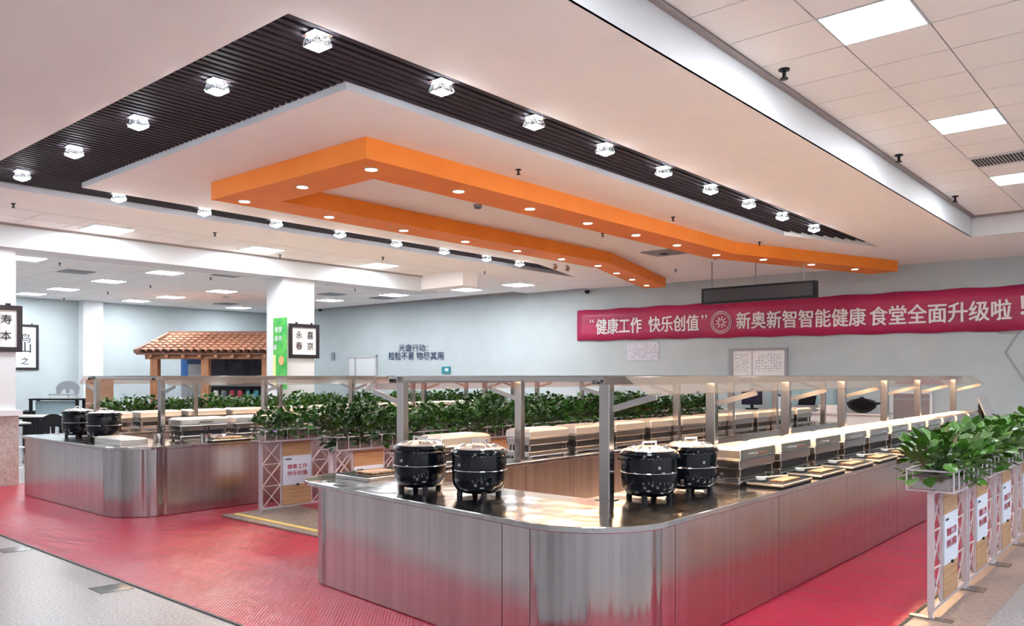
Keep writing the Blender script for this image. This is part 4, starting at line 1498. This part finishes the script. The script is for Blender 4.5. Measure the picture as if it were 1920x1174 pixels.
# chairs / tables left side
def chair(name, label, x, y, z, rz, mt, cat='chair', group=None):
    r_ = root(name, label, cat, (x, y, z), rz, group)
    B().prism([(-.22, -.22), (.22, -.22), (.24, .2), (-.24, .2)], .43, .46).build('seat', mt, r_, bevel=.012)
    for sx in (-1, 1):
        B().tube((sx * .22, -.24, 0), (sx * .19, -.18, .43), .012, 8).build('leg', 'chrome', r_, smooth=True)
        B().tube((sx * .22, .26, 0), (sx * .19, .18, .43), .012, 8).build('leg', 'chrome', r_, smooth=True)
    B().tube((-.215, -.22, .12), (.215, -.22, .12), .008, 6).tube((-.215, .24, .12), (.215, .24, .12), .008, 6).build('stretcher', 'chrome', r_)
    vs, n = [], 14
    outer = [(-.24, 0)] + [(-.24 + .0, .12)] + [(.26 * math.cos(PI - PI * i / n), .14 + .26 * math.sin(PI * i / n)) for i in range(n + 1)] + [(.24, .12), (.24, 0)]
    inner = [(-.15, 0)] + [(-.14, .08)] + [(-.1, .14), (-.04, .16), (-.03, .02), (.03, .02), (.04, .16), (.1, .14), (.14, .08), (.15, 0)]
    pts = [(x_, .2 + z_ * .12, .46 + z_) for x_, z_ in outer] + [(x_, .2 + z_ * .12, .46 + z_) for x_, z_ in inner[::-1]]
    B().slab(pts, .025, (0, 1, 0)).build('backrest', mt, r_)
    return r_
def table(label, x, y, lx, ly, top='table_top', leg='black', rz=0):
    r_ = root('dining_table', label, 'table', (x, y, 0), rz, 'dining tables')
    B().cbox(0, 0, .72, lx, ly, .03).build('tabletop', top, r_, bevel=.008)
    B().cbox(0, 0, .68, lx - .1, ly - .1, .04).build('apron', leg, r_)
    for sx in (-1, 1):
        for sy in (-1, 1):
            B().cbox(sx * (lx / 2 - .1), sy * (ly / 2 - .08), 0, .05, .05, .68).build('leg', leg, r_)
    return r_
p = on_z(18, 792, .74)
table('dining table nearest the left photo edge, white top on dark legs', p.x - .2, p.y - .2, 1.4, .8)
x_, y_ = rt((118 - 960) / F * 20.6, 20.6)
table('dining table left of the kettles with a grey chair stood on it', x_, y_, 1.3, .8, rz=YAW)
o = chair('cafe_chair', 'grey rounded-back chair standing on top of a dining table', x_, y_, .75, YAW, 'plastic_grey')
o.scale = (1.2, 1, .84)
x_, y_ = rt((108 - 960) / F * 19.3, 19.3)
r_ = root('bar_table', 'narrow black bar table in front of the raised grey chair', 'table', (x_, y_, 0), YAW, 'dining tables')
B().box(-.58, -.2, 1.02, .58, .2, 1.06).build('tabletop', 'black', r_)
for sx in (-1, 1):
    B().box(sx * .55 - .03, -.18, 0, sx * .55 + .03, -.13, 1.02).box(sx * .55 - .03, .13, 0, sx * .55 + .03, .18, 1.02).build('leg', 'black', r_)
B().box(-.52, -.02, .6, .52, 0, 1.0).build('modesty_panel', 'pale_teal', r_)
x_, y_ = rt((66 - 960) / F * 17.4, 17.4)
table('dining table between the left column and the kettles, dark edged', x_, y_, 1.0, .7, rz=YAW)
p = on_z(6, 893, 0)
chair('dining_chair', 'chrome-legged chair with pale seat at the left photo edge', p.x, p.y, 0, 2.2, 'table_top', group='dining chairs')
p = on_z(48, 866, 0)
chair('dining_chair', 'chrome-legged chair with dark seat tucked beside the far left counter', p.x - .1, p.y + .5, 0, 1.2, 'black', group='dining chairs')
p = on_z(57, 815, 0)
r_ = root('black_bin', 'black round bin between the dining tables', 'bin', (p.x, p.y, 0))
B().lathe([(.16, 0), (.2, .6), (.17, .6), (.15, .05)], 20).build('bin_body', 'black', r_, smooth=True)
B().lathe([(.22, .6), (.22, .64), (.1, .68)], 20).build('bin_lid', 'black_gloss', r_, smooth=True)
p = on_z(187, 760, 1.02)
cbx = on_z(187, 748, 1.05)
cx_, cy_ = -17.9, 0
d = ray(187, 720); tt = -17.9 / d.x
cx_, cy_ = d.x * tt, d.y * tt
for i in range(3):
    r_ = root('cardboard_box', 'brown cardboard box behind the back planters, ' + ('bottom', 'middle', 'top')[i] + ' of its stack', 'box', (cx_, cy_, i * .513), .6, 'stacked cardboard boxes')
    s_ = .2 - .004 * i
    B().box(-s_, -s_, 0, s_, s_, .5).build('carton', 'cardboard', r_)
    B().box(-s_, -.03, .5, s_, .03, .502).box(-.001 - s_, -.03, .35, -s_, .03, .5).build('tape', 'ladle', r_)
    B().box(-.1, -s_ - .003, .4, .1, -s_, .43).build('printed_mark', 'ink', r_)

# ================================================================== CASH DESK at the north end
ds = root('cash_desk', 'low cash desk along the banner wall behind the near counter', 'desk', (-6.9, 16.1, 0))
B().box(-2.2, -.3, 0, 2.3, .3, .86).build('body', 'white', ds)
B().box(-2.25, -.36, .86, 2.35, .34, .9).build('worktop', 'table_top', ds, bevel=.006)
q = on_y(1410, 760, 16)
r_ = root('till_screen', 'dark point-of-sale screen on its stand behind the chafing dishes', 'till', (q.x, 16.0, .9), .3)
B().box(-.12, -.1, 0, .12, .1, .03).box(-.03, -.02, .03, .03, .05, .2).build('stand', 'black', r_)
sc_ = B().box(-.21, -.035, .1, .21, .0, .4).build('screen_housing', 'black', r_, bevel=.008)
B().box(-.19, -.037, .13, .19, -.035, .38).build('screen', 'pos_screen', sc_)
B().box(-.05, -.02, .4, .05, .02, .44).build('webcam', 'black', r_)
q = on_y(1459, 760, 16)
r_ = root('water_jug', 'pale blue water jug with dark cap on the cash desk', 'jug', (q.x, 16.0, .9))
B().lathe([(.09, 0), (.1, .02), (.1, .2), (.06, .26), (.04, .28)], 18).build('jug_body', 'poster', r_, smooth=True)
B().lathe([(.045, .28), (.045, .33)], 14).build('cap', 'navy', r_)
q = on_y(1512, 748, 16)
r_ = root('cash_register', 'dark grey cash register right of the water jug', 'cash register', (q.x, 16.05, .9), .2)
B().box(-.2, -.15, 0, .2, .15, .12).build('drawer', 'plastic_grey', r_, bevel=.008)
B().slab([(-.16, -.1, .12), (.16, -.1, .12), (.16, .1, .28), (-.16, .1, .28)], .03, (0, -.5, .8)).build('keypad', 'black', r_)
q = on_y(1556, 768, 15.9)
r_ = root('paper_pile', 'slumped pile of white paper on the desk left of the black wok', 'papers', (q.x, 15.9, .9))
for i in range(6):
    o = B().box(-.2, -.14, 0, .2, .14, .02).build('sheet_bundle', 'paper', r_, bevel=.004)
    o.location = (.03 * math.sin(i * 2), .01 * i, .022 * i)
    o.rotation_euler = (0, 0, .15 * math.sin(i * 1.7))
q = on_y(1616, 780, 15.85)
r_ = root('wok', 'black wok with long handle tilted on the desk between two guard posts', 'wok', (q.x, 15.85, .9), -.4)
prof = [(.06, 0), (.15, .03), (.24, .1), (.28, .2), (.272, .2), (.23, .11), (.14, .045), (.05, .015)]
o = B().lathe(prof, 24).build('bowl', 'black', r_, smooth=True)
B().tube((.27, 0, .17), (.55, 0, .22), .018, 10).build('handle', 'black', r_, smooth=True)
B().lathe([(.27, .2), (.2, .25), (.05, .28), (.03, .3)], 24).build('lid', 'black_gloss', r_, smooth=True)
a, b_ = on_y(1438, 700, 16.35), on_y(1562, 700, 16.35)
# pale teal fridge behind the desk
r_ = root('drinks_fridge', 'pale teal low fridge against the wall below the whiteboard', 'fridge', ((a.x + b_.x) / 2, 16.62, 0))
hw_ = (b_.x - a.x) / 2
B().box(-hw_, -.17, 0, hw_, .15, 1.36).build('body', 'pale_teal', r_, bevel=.01)
for s_ in (-1, 1):
    dd = B().box(s_ * hw_ / 2 - hw_ * .46, -.19, .1, s_ * hw_ / 2 + hw_ * .46, -.17, 1.3).build('door', 'pale_teal', r_)
    B().box(s_ * .06 - .012, -.22, .6, s_ * .06 + .012, -.19, 1.0).build('handle', 'steel_plain', dd)

# card reader terminal at the far end of the near counter
q = on_z(1821, 793, .8)
r_ = root('card_terminal', 'black stand with tilted reader panel at the far end of the near counter', 'terminal', (-2.6, 13.95, .8), -.6)
B().lathe([(.11, 0), (.1, .03), (.06, .14), (.045, .22), (.04, .3)], 16).build('stand', 'black', r_, smooth=True)
B().box(-.14, -.04, .2, .02, .04, .26).build('arm', 'black', r_, bevel=.01)
o = B().box(-.015, -.09, -.16, .015, .09, .16).build('panel', 'plastic_grey', r_, bevel=.006)
o.location = (.1, 0, .33)
o.rotation_euler = (0, -.5, 0)
B().lathe([(.03, .3), (.045, .33), (.035, .38), (.01, .4)], 12).build('reader_head', 'black', r_, smooth=True)
